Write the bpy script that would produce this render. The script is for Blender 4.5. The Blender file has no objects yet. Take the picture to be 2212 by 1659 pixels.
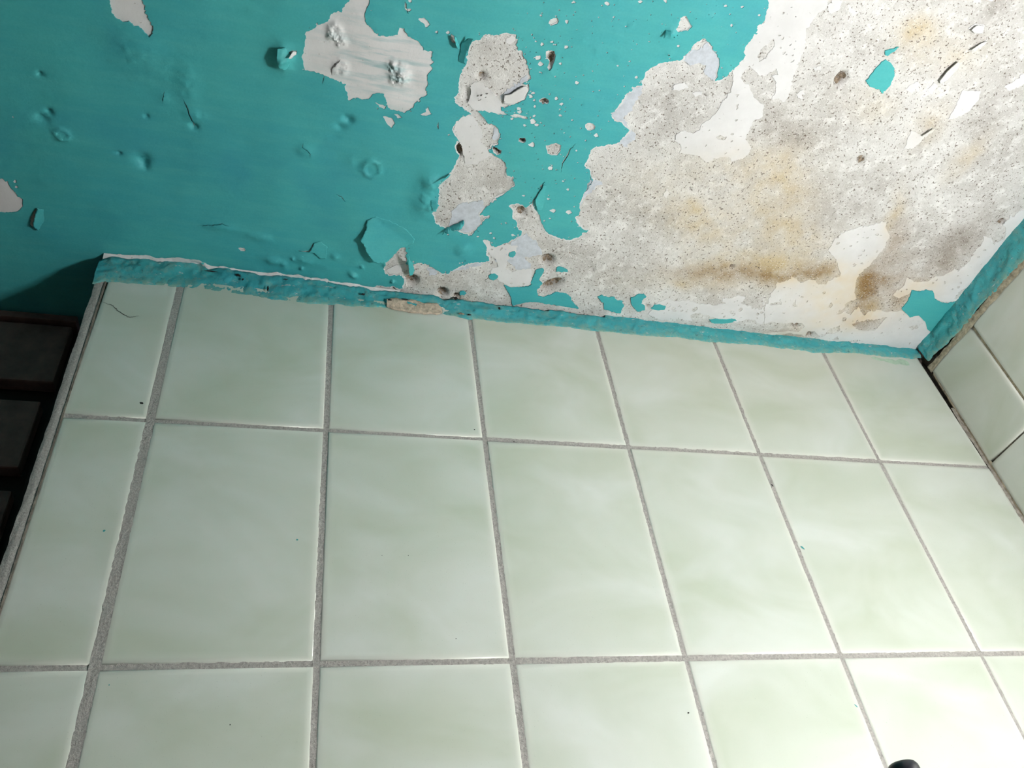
import bpy, bmesh, math, random
import numpy as np
from mathutils import Vector, Matrix, geometry

random.seed(7)
rng = np.random.default_rng(7)
sc = bpy.context.scene
COL = sc.collection

# ------------------------------------------------------------------ camera, light, exposure
ZO = 2.14                                    # height of the first horizontal tile joint above the floor
F_PX = 1761.92
CAM = np.array([0.16132, -0.79620, -0.64895 + ZO])
ROT = np.array([[0.9644386225, -0.2353812319, -0.1202240370],
                [0.0713630517, 0.6698727348, -0.7390384523],
                [0.2544905858, 0.7041776728, 0.6628486607]])   # rows: image right, image down, view direction
cam_data = bpy.data.cameras.new('camera')
cam_data.sensor_width = 36.0
cam_data.lens = 36.0 * F_PX / 2212.0
cam_data.clip_start = 0.01
cam = bpy.data.objects.new('camera', cam_data)
COL.objects.link(cam)
m = Matrix.Identity(4)
for i in range(3):
    m[i][0] = ROT[0][i]; m[i][1] = -ROT[1][i]; m[i][2] = -ROT[2][i]; m[i][3] = CAM[i]
cam.matrix_world = m
sc.camera = cam

world = bpy.data.worlds.new('world'); sc.world = world
world.use_nodes = True
world.node_tree.nodes['Background'].inputs[0].default_value = (0.75, 0.85, 1.0, 1)
world.node_tree.nodes['Background'].inputs[1].default_value = 0.3
sc.view_settings.view_transform = 'Standard'
sc.view_settings.look = 'None'
sc.view_settings.exposure = 0.0
sc.view_settings.gamma = 1.0
sc.view_settings.use_curve_mapping = False
sc.cycles.use_denoising = True
sc.cycles.max_bounces = 4; sc.cycles.diffuse_bounces = 3; sc.cycles.glossy_bounces = 2; sc.cycles.transmission_bounces = 0
sc.cycles.use_adaptive_sampling = True; sc.cycles.adaptive_threshold = 0.16; sc.cycles.adaptive_min_samples = 16
sc.cycles.caustics_reflective = False; sc.cycles.caustics_refractive = False

LAMP_POS = (0.96, -0.70, ZO - 0.53)          # wall lamp on the right wall, just outside the frame
LAMP_POWER = 198.0
LAMP_COLOR = (1.0, 0.99, 0.985)
LAMP_RADIUS = 0.045

# ------------------------------------------------------------------ helpers
def link(o, parent=None):
    COL.objects.link(o)
    if parent is not None:
        o.parent = parent
    return o

def tag(o, label=None, cat=None, group=None, kind=None):
    if label: o['label'] = label
    if cat: o['category'] = cat
    if group: o['group'] = group
    if kind: o['kind'] = kind
    return o

def mesh_obj(name, verts, faces, mats, parent=None, smooth=False, midx=None):
    me = bpy.data.meshes.new(name)
    me.from_pydata([tuple(v) for v in verts], [], [tuple(f) for f in faces])
    for mt in (mats if isinstance(mats, (list, tuple)) else [mats]):
        me.materials.append(mt)
    if midx is not None:
        me.polygons.foreach_set('material_index', list(midx))
    if smooth:
        me.polygons.foreach_set('use_smooth', [True] * len(me.polygons))
    me.update()
    o = bpy.data.objects.new(name, me)
    return link(o, parent)

def bm_obj(name, bm, mat, parent=None, smooth=False):
    me = bpy.data.meshes.new(name)
    bm.normal_update(); bm.to_mesh(me); bm.free()
    me.materials.append(mat)
    if smooth:
        me.polygons.foreach_set('use_smooth', [True] * len(me.polygons))
    return link(bpy.data.objects.new(name, me), parent)

def add_box(bm, lo, hi, bevel=0.0, seg=2):
    r = bmesh.ops.create_cube(bm, size=1.0)
    vs = r['verts']
    for v in vs:
        v.co = Vector(((lo[0] + hi[0]) / 2 + v.co.x * (hi[0] - lo[0]),
                       (lo[1] + hi[1]) / 2 + v.co.y * (hi[1] - lo[1]),
                       (lo[2] + hi[2]) / 2 + v.co.z * (hi[2] - lo[2])))
    if bevel > 0:
        es = list({e for v in vs for e in v.link_edges})
        bmesh.ops.bevel(bm, geom=es, offset=bevel, segments=seg, profile=0.6, affect='EDGES')

def box_obj(name, lo, hi, mat, parent=None, bevel=0.0):
    bm = bmesh.new(); add_box(bm, lo, hi, bevel)
    return bm_obj(name, bm, mat, parent)

# value noise, vectorised
def _h(ix, iy, s):
    n = (ix.astype(np.int64) * 374761393 + iy.astype(np.int64) * 668265263 + s * 1442695041) & 0x7fffffff
    n = ((n ^ (n >> 13)) * 1274126177) & 0x7fffffff
    n = n ^ (n >> 16)
    return (n & 0xffff) / 65535.0

def vnoise(x, y, s=0):
    x = np.asarray(x, float); y = np.asarray(y, float)
    ix = np.floor(x); iy = np.floor(y); fx = x - ix; fy = y - iy
    fx = fx * fx * (3 - 2 * fx); fy = fy * fy * (3 - 2 * fy)
    a = _h(ix, iy, s); b = _h(ix + 1, iy, s); c = _h(ix, iy + 1, s); d = _h(ix + 1, iy + 1, s)
    return (a + (b - a) * fx) * (1 - fy) + (c + (d - c) * fx) * fy

def fbm(x, y, s=0, o=4):
    t = 0; a = 0.5; f = 1.0
    for i in range(o):
        t = t + a * (vnoise(np.asarray(x) * f, np.asarray(y) * f, s + i * 17) - 0.5)
        a *= 0.5; f *= 2.03
    return t

# ceiling height at the wall line: the old slab is not quite level
_hx = [-2.0, -0.3, -0.1, 0.03, 0.12, 0.25, 0.45, 0.6, 0.77, 0.92, 1.2, 2.0]
_hz = [0.288, 0.287, 0.287, 0.285, 0.279, 0.272, 0.265, 0.262, 0.256, 0.253, 0.255, 0.256]
def Hc(x):
    x = np.asarray(x, float)
    w = 0
    for d in (-0.12, -0.06, 0, 0.06, 0.12):
        w = w + np.interp(x + d, _hx, _hz)
    return ZO + w / 5

def ray(px, py):
    d = np.stack([(np.asarray(px, float) - 1106.0) / F_PX, (np.asarray(py, float) - 829.5) / F_PX,
                  np.ones_like(np.asarray(px, float))], -1)
    return d @ ROT

def on_ceiling(pts):
    pts = np.asarray(pts, float)
    d = ray(pts[:, 0], pts[:, 1])
    z = np.full(len(pts), ZO + 0.266)
    for _ in range(5):
        t = (z - CAM[2]) / d[:, 2]
        X = CAM + d * t[:, None]
        z = Hc(X[:, 0])
    return X[:, :2]

def on_plane(pts, axis, val):
    pts = np.asarray(pts, float)
    d = ray(pts[:, 0], pts[:, 1])
    t = (val - CAM[axis]) / d[:, axis]
    return CAM + d * t[:, None]

# traces are noted in enlarged crops of the survey photograph: (origin x, origin y, scale)
CR = {'A': (540, 0, 3.95), 'B': (860, 0, 3.95), 'D': (1100, 0, 3.95), 'E': (1650, 0, 3.936),
      'F': (1140, 380, 3.95), 'C': (640, 420, 3.95), 'G': (1650, 420, 3.936), 'H': (150, 480, 3.95),
      'L': (0, 0, 3.95), 'P': (0, 0, 1.0)}
def px(c, pts):
    ox, oy, s = CR[c]
    return [(ox + x / s, oy + y / s) for x, y in pts]

def resample(P, step):
    P = np.asarray(P, float)
    Q = np.vstack([P, P[:1]])
    seg = np.linalg.norm(np.diff(Q, axis=0), axis=1)
    cum = np.concatenate([[0], np.cumsum(seg)])
    n = max(6, int(cum[-1] / step))
    t = np.arange(n) / n * cum[-1]
    return np.stack([np.interp(t, cum, Q[:, 0]), np.interp(t, cum, Q[:, 1])], 1)

def resample_open(P, step):
    P = np.asarray(P, float)
    seg = np.linalg.norm(np.diff(P, axis=0), axis=1)
    cum = np.concatenate([[0], np.cumsum(seg)])
    n = max(3, int(cum[-1] / step) + 1)
    t = np.linspace(0, cum[-1], n)
    return np.stack([np.interp(t, cum, P[:, 0]), np.interp(t, cum, P[:, 1])], 1)

def rough(P, amp=3.0, step=2.6, s=0):
    """ragged outline: photograph pixels in and out"""
    P = resample(P, step)
    dx = fbm(P[:, 0] / 11, P[:, 1] / 11, s, 4) * 2 * amp
    dy = fbm(P[:, 0] / 11 + 90, P[:, 1] / 11 + 40, s + 5, 4) * 2 * amp
    f = min(1.0, amp / 2.0) * 4.6 * (0.35 + 1.3 * vnoise(P[:, 0] / 23, P[:, 1] / 23, s + 3) ** 2)
    dx = dx + fbm(P[:, 0] / 3.7, P[:, 1] / 3.7, s + 51, 3) * 2 * f
    dy = dy + fbm(P[:, 0] / 3.7 + 30, P[:, 1] / 3.7 + 60, s + 57, 3) * 2 * f
    return P + np.stack([dx, dy], 1)

def area2(P):
    P = np.asarray(P)
    return np.sum(P[:, 0] * np.roll(P[:, 1], -1) - np.roll(P[:, 0], -1) * P[:, 1])

def inset(P, d0, d1, s=0):
    """shrink an outline by d0..d1 pixels, varying along it"""
    P = np.asarray(P)
    if len(P) < 8: return P
    k = 2
    T = np.roll(P, -k, 0) - np.roll(P, k, 0)
    T = T / (np.linalg.norm(T, axis=1)[:, None] + 1e-9)
    N = np.stack([-T[:, 1], T[:, 0]], 1) * (1 if area2(P) > 0 else -1)
    n = np.clip(fbm(P[:, 0] / 16, P[:, 1] / 16, s + 31, 3) * 2.2 + 0.5, 0, 1)
    w = fbm(P[:, 0] / 4, P[:, 1] / 4, s + 77, 2) * 2.0
    return P + N * (d0 + (d1 - d0) * n ** 1.6 + w)[:, None]

def inside(P, pts):
    P = np.asarray(P); res = np.zeros(len(pts), bool)
    lo = P.min(0); hi = P.max(0)
    idx = np.nonzero((pts[:, 0] >= lo[0]) & (pts[:, 0] <= hi[0]) & (pts[:, 1] >= lo[1]) & (pts[:, 1] <= hi[1]))[0]
    if len(idx) == 0: return res
    x = pts[idx, 0]; y = pts[idx, 1]; r = np.zeros(len(idx), bool)
    x1 = P[:, 0]; y1 = P[:, 1]; x2 = np.roll(x1, -1); y2 = np.roll(y1, -1)
    for a, b, c, d in zip(x1, y1, x2, y2):
        if b == d: continue
        k = (b > y) != (d > y)
        if k.any():
            r ^= k & (x < (c - a) * (y - b) / (d - b) + a)
    res[idx] = r
    return res

def triangulate(outer, holes, extra):
    V = []; E = []
    for P in [outer] + holes:
        b = len(V); n = len(P)
        V += [Vector((float(p[0]), float(p[1]))) for p in P]
        E += [(b + i, b + (i + 1) % n) for i in range(n)]
    V += [Vector((float(p[0]), float(p[1]))) for p in extra]
    ov, oe, of, _, _, _ = geometry.delaunay_2d_cdt(V, E, [], 0, 1e-6, False)
    v = np.array([(p.x, p.y) for p in ov]); f = np.array(of)
    c = v[f].mean(1)
    ok = inside(outer, c)
    for h in holes:
        ok &= ~inside(h, c)
    f = f[ok]
    used = np.unique(f)
    mp = -np.ones(len(v), int); mp[used] = np.arange(len(used))
    return v[used], mp[f]

def boundary(f):
    from collections import Counter
    d = {}
    for a, b, c in f:
        for e in ((a, b), (b, c), (c, a)):
            k = (min(e), max(e))
            d[k] = None if k in d else e
    return [e for e in d.values() if e is not None]

def sheet(name, outer, holes, extra, zf_low, zf_top, mat, parent, smooth=True, attr=None):
    """a layer stuck under the ceiling: lower face at zf_low, skirt up to zf_top along every broken edge"""
    v, f = triangulate(outer, holes, extra)
    if len(f) == 0: return None
    a2 = (v[f[:, 1], 0] - v[f[:, 0], 0]) * (v[f[:, 2], 1] - v[f[:, 0], 1]) - (v[f[:, 2], 0] - v[f[:, 0], 0]) * (v[f[:, 1], 1] - v[f[:, 0], 1])
    f = np.where((a2 > 0)[:, None], f[:, ::-1], f)           # normals down
    n = len(v)
    bd = boundary(f)
    low = np.column_stack([v, zf_low(v[:, 0], v[:, 1])])
    bv = sorted({i for e in bd for i in e})
    # skirt gets its own vertices so the break stays a crisp edge
    s1 = {k: n + i for i, k in enumerate(bv)}
    s2 = {k: n + len(bv) + i for i, k in enumerate(bv)}
    top = np.column_stack([v[bv], zf_top(v[bv, 0], v[bv, 1])])
    V = np.vstack([low, low[bv], top])
    Fc = [tuple(t) for t in f] + [(s1[b], s1[a], s2[a], s2[b]) for a, b in bd]
    o = mesh_obj(name, V, Fc, mat, parent, smooth)
    if attr is not None:
        paint(o, V)
    return o

# ------------------------------------------------------------------ materials
def new_mat(name):
    mt = bpy.data.materials.new(name); mt.use_nodes = True
    nt = mt.node_tree
    return mt, nt, nt.nodes['Principled BSDF']

def nd(nt, t, **kw):
    n = nt.nodes.new(t)
    for k, v in kw.items():
        setattr(n, k, v)
    return n

def L(nt, a, b): nt.links.new(a, b)

def coords(nt, scale=(1, 1, 1), loc=(0, 0, 0), obj=False):
    mp = nd(nt, 'ShaderNodeMapping'); mp.inputs['Scale'].default_value = scale; mp.inputs['Location'].default_value = loc
    if obj:
        tc = nd(nt, 'ShaderNodeTexCoord'); L(nt, tc.outputs['Object'], mp.inputs['Vector'])
    else:
        g = nd(nt, 'ShaderNodeNewGeometry'); L(nt, g.outputs['Position'], mp.inputs['Vector'])
    return mp.outputs['Vector']

def noise(nt, vec, scale, detail=4, rough_=0.55, dist=0.0):
    n = nd(nt, 'ShaderNodeTexNoise'); n.inputs['Scale'].default_value = scale
    n.inputs['Detail'].default_value = detail; n.inputs['Roughness'].default_value = rough_
    n.inputs['Distortion'].default_value = dist
    L(nt, vec, n.inputs['Vector'])
    return n.outputs['Fac']

def ramp(nt, fac, stops):
    r = nd(nt, 'ShaderNodeValToRGB')
    e = r.color_ramp.elements
    while len(e) < len(stops): e.new(0.5)
    for i, (p, c) in enumerate(stops):
        e[i].position = p
        e[i].color = (c, c, c, 1) if isinstance(c, (int, float)) else (*c, 1)
    L(nt, fac, r.inputs['Fac'])
    return r.outputs['Color']

def mix(nt, fac, a, b, mode='MIX'):
    n = nd(nt, 'ShaderNodeMix', data_type='RGBA', blend_type=mode)
    for sock, v in ((n.inputs[0], fac), (n.inputs[6], a), (n.inputs[7], b)):
        if isinstance(v, (int, float)): sock.default_value = v
        elif isinstance(v, tuple): sock.default_value = (*v, 1)
        else: L(nt, v, sock)
    return n.outputs[2]

def math_(nt, op, a, b=None, clamp=False):
    n = nd(nt, 'ShaderNodeMath', operation=op); n.use_clamp = clamp
    for i, v in enumerate((a, b)):
        if v is None: continue
        if isinstance(v, (int, float)): n.inputs[i].default_value = v
        else: L(nt, v, n.inputs[i])
    return n.outputs[0]

def bump(nt, bsdf, h, strength, dist, prev=None):
    b = nd(nt, 'ShaderNodeBump'); b.inputs['Strength'].default_value = strength; b.inputs['Distance'].default_value = dist
    L(nt, h, b.inputs['Height'])
    if prev is not None: L(nt, prev, b.inputs['Normal'])
    L(nt, b.outputs['Normal'], bsdf.inputs['Normal'])
    return b.outputs['Normal']

def attr_col(nt):
    a = nd(nt, 'ShaderNodeAttribute', attribute_name='stain')
    s = nd(nt, 'ShaderNodeSeparateColor'); L(nt, a.outputs['Color'], s.inputs['Color'])
    return s.outputs

def teal_material(name, weather=0.0):
    mt, nt, b = new_mat(name)
    p = coords(nt)
    st = coords(nt, (9, 60, 40))
    n1 = noise(nt, p, 5.5, 4, 0.6)
    n2 = noise(nt, st, 1.6, 5, 0.65)
    n3 = noise(nt, p, 420, 2, 0.5)
    c = mix(nt, ramp(nt, n1, [(0.36, 0.0), (0.64, 1.0)]), (0.058, 0.395, 0.440), (0.072, 0.440, 0.445))
    c = mix(nt, ramp(nt, n2, [(0.42, 0.0), (0.75, 0.5)]), c, (0.100, 0.485, 0.475))
    n4 = noise(nt, coords(nt, (1, 1, 1), (3, 1, 0)), 9, 3, 0.6)
    c = mix(nt, ramp(nt, n4, [(0.55, 0.0), (0.75, 0.6)]), c, (0.044, 0.320, 0.410))
    c = mix(nt, ramp(nt, n3, [(0.3, 0.12), (0.7, 0.0)]), c, (0.02, 0.20, 0.21))
    if weather > 0:                                # grime and chalky residue on the strip beside the tiles
        n5 = noise(nt, p, 60, 5, 0.7)
        c = mix(nt, ramp(nt, n5, [(0.50, 0.0), (0.70, weather)]), c, (0.22, 0.40, 0.33))
        ea = nd(nt, 'ShaderNodeAttribute', attribute_name='edge')
        lowe = math_(nt, 'SUBTRACT', 1.0, math_(nt, 'MULTIPLY', ea.outputs['Fac'], 2.6), True)
        gn = ramp(nt, noise(nt, p, 110, 4, 0.7), [(0.38, 0.0), (0.60, 1.0)])
        c = mix(nt, math_(nt, 'MULTIPLY', lowe, gn, True), c, (0.30, 0.43, 0.30))
        wn = noise(nt, coords(nt, (1, 1, 2.0), (2, 4, 1)), 75, 5, 0.7)
        c = mix(nt, ramp(nt, wn, [(0.63, 0.0), (0.66, 0.9)]), c, (0.62, 0.60, 0.57))
        n6 = noise(nt, p, 150, 4, 0.7)
        c = mix(nt, ramp(nt, n6, [(0.60, 0.0), (0.72, weather)]), c, (0.05, 0.12, 0.10))
    if weather > 0: c = mix(nt, 0.30, c, (0.030, 0.24, 0.30))
    L(nt, c, b.inputs['Base Color'])
    b.inputs['Roughness'].default_value = 0.55
    b.inputs['Specular IOR Level'].default_value = 0.3
    h = math_(nt, 'ADD', math_(nt, 'MULTIPLY', n2, 0.5), math_(nt, 'MULTIPLY', noise(nt, p, 160, 4, 0.6), 0.5))
    bump(nt, b, h, 0.35 + weather * 0.5, 0.0012 + 0.0015 * weather)
    return mt

def plaster_material():
    mt, nt, b = new_mat('bare_plaster')
    p = coords(nt)
    s = attr_col(nt)
    big = noise(nt, p, 14, 5, 0.65)
    mid = noise(nt, p, 60, 4, 0.7)
    c = mix(nt, ramp(nt, big, [(0.35, 0.0), (0.65, 1.0)]), (0.50, 0.478, 0.455), (0.71, 0.695, 0.68))
    c = mix(nt, ramp(nt, mid, [(0.51, 0.0), (0.66, 0.75)]), c, (0.82, 0.805, 0.79))
    c = mix(nt, math_(nt, 'MULTIPLY', s['Red'], 1.0, True), c, (0.58, 0.47, 0.30))
    c = mix(nt, math_(nt, 'MULTIPLY', s['Green'], 1.0, True), c, (0.27, 0.165, 0.070))
    c = mix(nt, math_(nt, 'MULTIPLY', s['Blue'], 1.0, True), c, (0.19, 0.155, 0.125))
    # sand grains and pinholes
    g1 = noise(nt, coords(nt, (1, 1, 1), (5, 0, 0)), 330, 2, 0.6)
    g2 = noise(nt, coords(nt, (1, 1, 1), (0, 9, 0)), 560, 1, 0.5)
    c = mix(nt, ramp(nt, g1, [(0.615, 0.0), (0.66, 0.85)]), c, (0.17, 0.13, 0.105))
    c = mix(nt, ramp(nt, g2, [(0.61, 0.0), (0.70, 0.5)]), c, (0.86, 0.84, 0.81))
    L(nt, c, b.inputs['Base Color'])
    b.inputs['Roughness'].default_value = 0.95
    b.inputs['Specular IOR Level'].default_value = 0.15
    h = math_(nt, 'SUBTRACT', math_(nt, 'ADD', mid, math_(nt, 'MULTIPLY', g2, 0.5)), math_(nt, 'MULTIPLY', ramp(nt, g1, [(0.60, 0.0), (0.72, 1.0)]), 0.6))
    bump(nt, b, h, 0.55, 0.0022)
    return mt

def white_material():
    mt, nt, b = new_mat('white_undercoat')
    p = coords(nt); s = attr_col(nt)
    n = noise(nt, p, 22, 4, 0.6)
    c = mix(nt, ramp(nt, n, [(0.35, 0.0), (0.7, 1.0)]), (0.68, 0.67, 0.67), (0.77, 0.76, 0.765))
    c = mix(nt, math_(nt, 'MULTIPLY', s['Red'], 0.8, True), c, (0.72, 0.60, 0.42))
    c = mix(nt, math_(nt, 'MULTIPLY', s['Green'], 0.75, True), c, (0.66, 0.51, 0.31))
    # teal smears left on the undercoat
    sm = noise(nt, coords(nt, (14, 90, 20)), 1.4, 4, 0.6)
    sa = nd(nt, 'ShaderNodeAttribute', attribute_name='smear')
    c = mix(nt, math_(nt, 'MULTIPLY', ramp(nt, sm, [(0.47, 0.0), (0.66, 0.6)]), sa.outputs['Fac'], True), c, (0.16, 0.40, 0.42))
    g1 = noise(nt, coords(nt, (1, 1, 1), (5, 0, 0)), 240, 3, 0.6)
    c = mix(nt, ramp(nt, g1, [(0.69, 0.0), (0.75, 0.75)]), c, (0.30, 0.26, 0.22))
    L(nt, c, b.inputs['Base Color'])
    b.inputs['Roughness'].default_value = 0.8
    b.inputs['Specular IOR Level'].default_value = 0.2
    bump(nt, b, noise(nt, p, 120, 5, 0.65), 0.3, 0.0014)
    return mt

def simple(name, col, rough_=0.8, nscale=60, var=0.25, bump_s=0.3, bump_d=0.001, spec=0.3):
    mt, nt, b = new_mat(name)
    p = coords(nt)
    n = noise(nt, p, nscale, 5, 0.65)
    dark = tuple(x * (1 - var) for x in col); lite = tuple(min(1, x * (1 + var)) for x in col)
    L(nt, mix(nt, ramp(nt, n, [(0.3, 0.0), (0.7, 1.0)]), dark, lite), b.inputs['Base Color'])
    b.inputs['Roughness'].default_value = rough_
    b.inputs['Specular IOR Level'].default_value = spec
    if bump_s: bump(nt, b, n, bump_s, bump_d)
    return mt

def tile_material():
    mt, nt, b = new_mat('sage_glazed_tile')
    oi = nd(nt, 'ShaderNodeObjectInfo')
    cb = nd(nt, 'ShaderNodeCombineXYZ')
    L(nt, math_(nt, 'MULTIPLY', oi.outputs['Random'], 37.0), cb.inputs[0])
    L(nt, math_(nt, 'MULTIPLY', oi.outputs['Random'], 91.0), cb.inputs[2])
    tc = nd(nt, 'ShaderNodeTexCoord')
    va = nd(nt, 'ShaderNodeVectorMath', operation='ADD'); L(nt, tc.outputs['Object'], va.inputs[0]); L(nt, cb.outputs[0], va.inputs[1])
    mp = nd(nt, 'ShaderNodeMapping'); mp.inputs['Scale'].default_value = (3.2, 3.2, 5.4); L(nt, va.outputs[0], mp.inputs['Vector'])
    n1 = noise(nt, mp.outputs[0], 1.9, 3, 0.5, 0.6)
    c = mix(nt, ramp(nt, n1, [(0.33, 0.0), (0.68, 1.0)]), (0.480, 0.520, 0.425), (0.605, 0.632, 0.583))
    n2 = noise(nt, mp.outputs[0], 5.0, 3, 0.5)
    c = mix(nt, ramp(nt, n2, [(0.45, 0.0), (0.75, 0.35)]), c, (0.555, 0.58, 0.50))
    # glaze thins out to a paler body along the pressed rim
    g = nd(nt, 'ShaderNodeAttribute', attribute_name='rim')
    c = mix(nt, math_(nt, 'MULTIPLY', g.outputs['Fac'], 0.75, True), c, (0.66, 0.66, 0.60))
    n3 = noise(nt, coords(nt), 900, 1, 0.5)
    c = mix(nt, ramp(nt, n3, [(0.74, 0.0), (0.80, 0.5)]), c, (0.25, 0.30, 0.24))
    L(nt, c, b.inputs['Base Color'])
    b.inputs['Roughness'].default_value = 0.30
    b.inputs['Specular IOR Level'].default_value = 0.45
    bump(nt, b, noise(nt, coords(nt), 16, 3, 0.5), 0.10, 0.002)
    return mt

M = {}
M['teal'] = teal_material('teal_ceiling_paint')
M['teal_strip'] = teal_material('teal_wall_paint', 0.95)
M['plaster'] = plaster_material()
M['white'] = white_material()
M['primer'] = simple('pale_blue_primer', (0.57, 0.60, 0.655), 0.85, 150, 0.14, 0.3, 0.001)
M['pit'] = simple('exposed_sand_render', (0.30, 0.235, 0.175), 0.95, 300, 0.6, 0.8, 0.003, 0.1)
M['grout'] = simple('grey_grout', (0.42, 0.395, 0.37), 0.95, 420, 0.28, 0.9, 0.0022, 0.1)
M['grout_dark'] = simple('dirty_corner_mortar', (0.21, 0.18, 0.15), 0.95, 90, 0.5, 0.9, 0.004, 0.1)
M['tile'] = tile_material()
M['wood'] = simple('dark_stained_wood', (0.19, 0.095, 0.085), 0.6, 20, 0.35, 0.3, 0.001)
M['wood_shade'] = simple('shade_black_wood', (0.020, 0.015, 0.013), 0.8, 20, 0.3, 0.2, 0.001)  # door wood with the deep shade around post and backing painted in
M['fleck_teal'] = simple('teal_paint_drip', (0.05, 0.30, 0.30), 0.6, 60, 0.2, 0, 0)
M['fleck_dark'] = simple('dark_speck', (0.015, 0.014, 0.013), 0.7, 60, 0.2, 0, 0)
M['black'] = simple('glossy_black_plastic', (0.012, 0.011, 0.016), 0.28, 30, 0.2, 0, 0, 0.6)
M['black_matt'] = simple('black_rubber', (0.03, 0.028, 0.034), 0.4, 30, 0.2, 0, 0)
M['paint_back'] = simple('chalky_paint_underside', (0.42, 0.40, 0.36), 0.9, 80, 0.2, 0.2, 0.001)
M['room_wall'] = simple('pale_wall_paint', (0.16, 0.19, 0.18), 0.8, 8, 0.1, 0.1, 0.001)
M['floor'] = simple('grey_floor_tile', (0.13, 0.125, 0.115), 0.5, 14, 0.2, 0.1, 0.001)
M['chrome'] = simple('dull_steel', (0.5, 0.5, 0.5), 0.35, 40, 0.1, 0, 0)
M['corner'] = simple('corner_mortar_brown', (0.30, 0.27, 0.23), 0.95, 110, 0.5, 0.9, 0.003, 0.1)
M['bare_band'] = simple('bare_band_plaster', (0.56, 0.46, 0.36), 0.95, 220, 0.35, 0.8, 0.002, 0.1)
M['smear'] = simple('thin_green_smear', (0.42, 0.56, 0.43), 0.6, 90, 0.2, 0.2, 0.001)
M['ochre_crust'] = simple('yellowed_grout_crust', (0.40, 0.35, 0.26), 0.95, 120, 0.45, 0.8, 0.002, 0.1)
mb, nt_, bb = new_mat('lit_globe_glass')
bb.inputs['Base Color'].default_value = (0.9, 0.9, 0.9, 1)
bb.inputs['Emission Color'].default_value = (*LAMP_COLOR, 1)
bb.inputs['Emission Strength'].default_value = 30
M['globe'] = mb
mb.cycles.emission_sampling = 'NONE'
# a trace of noise keeps the globe's glass procedural
L(nt_, ramp(nt_, noise(nt_, coords(nt_), 30), [(0.0, 0.85), (1.0, 0.95)]), bb.inputs['Base Color'])

# ------------------------------------------------------------------ ceiling relief
def CP(x, y):            # one photograph point on the ceiling
    return on_ceiling([(x, y)])[0]

BLOBS = []               # (x, y, rx, ry, height) proud lumps, metres
def lump(x, y, r, h, ry=None, ring=False):
    c = CP(x, y)
    BLOBS.append((c[0], c[1], r / 1900.0, (ry or r) / 1900.0, h, ring))
lump(803, 366, 20, 0.0030, 22, True); lump(134, 291, 14, 0.0026, 14, True)
lump(306, 346, 17, -0.0060); lump(312, 360, 10, -0.004); lump(90, 254, 15, -0.0045); lump(104, 243, 10, -0.004)
lump(752, 258, 13, -0.0050, 11); lump(735, 275, 14, -0.003, 10); lump(724, 295, 14, -0.002, 6); lump(612, 125, 22, 0.008, 30); lump(84, 161, 7, -0.003)
lump(419, 274, 9, -0.005); lump(315, 252, 6, -0.0025); lump(257, 332, 6, -0.0025); lump(352, 208, 16, 0.002)
lump(405, 180, 26, 0.0025, 60); lump(300, 110, 60, 0.003, 60); lump(660, 325, 20, 0.003); lump(930, 395, 26, 0.007)
lump(920, 440, 30, 0.006, 40); lump(1450, 70, 12, 0.003); lump(1000, 540, 26, 0.004); lump(560, 510, 30, 0.003, 14)
lump(480, 490, 40, 0.003, 12); lump(590, 560, 26, 0.004, 14); lump(660, 560, 30, 0.004, 16); lump(420, 250, 30, 0.003, 14)
for _ in range(46):
    lump(rng.uniform(1180, 1620), rng.uniform(0, 240), rng.uniform(4, 9), rng.uniform(0.0008, 0.0018))
for _ in range(40):
    lump(rng.uniform(0, 950), rng.uniform(0, 540), rng.uniform(4, 12), rng.uniform(-0.001, 0.0018))
for _ in range(30):
    lump(rng.uniform(300, 860), rng.uniform(540, 610), rng.uniform(4, 12), rng.uniform(0.001, 0.004))

def dents(x, y, wide=1.0):
    r = 0 * np.asarray(x, float)
    for bx, by, rx, ry, h, ring in BLOBS:
        if h >= -0.0012: continue
        d2 = ((x - bx) / (rx * wide)) ** 2 + ((y - by) / (ry * wide)) ** 2
        r = r + np.where(d2 < 9, h * np.exp(-d2 * 1.3), 0)
    return r
def undul(x, y):         # long waves shared by every layer (positive = up)
    return fbm(x * 5 + 3, y * 5 + 7, 3, 3) * 0.010 * np.clip(-np.asarray(y) / 0.06, 0, 1)

def micro(x, y): return fbm(x * 26, y * 26, 11, 4) * 0.0022

def relief(x, y):        # paint relief, proud = downwards
    r = micro(x, y)
    for bx, by, rx, ry, h, ring in BLOBS:
        d2 = ((x - bx) / rx) ** 2 + ((y - by) / ry) ** 2
        k = d2 < 9
        if not np.any(k): continue
        if ring:
            d = np.sqrt(d2)
            r = r + np.where(k, h * (np.exp(-((d - 1) / 0.22) ** 2) + 0.25 * np.exp(-d2)), 0)
        else:
            r = r + np.where(k, h * np.exp(-d2 * 1.3) * (1 + 0.9 * fbm(x * 180, y * 180, 5, 2)), 0)
    return r

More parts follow.
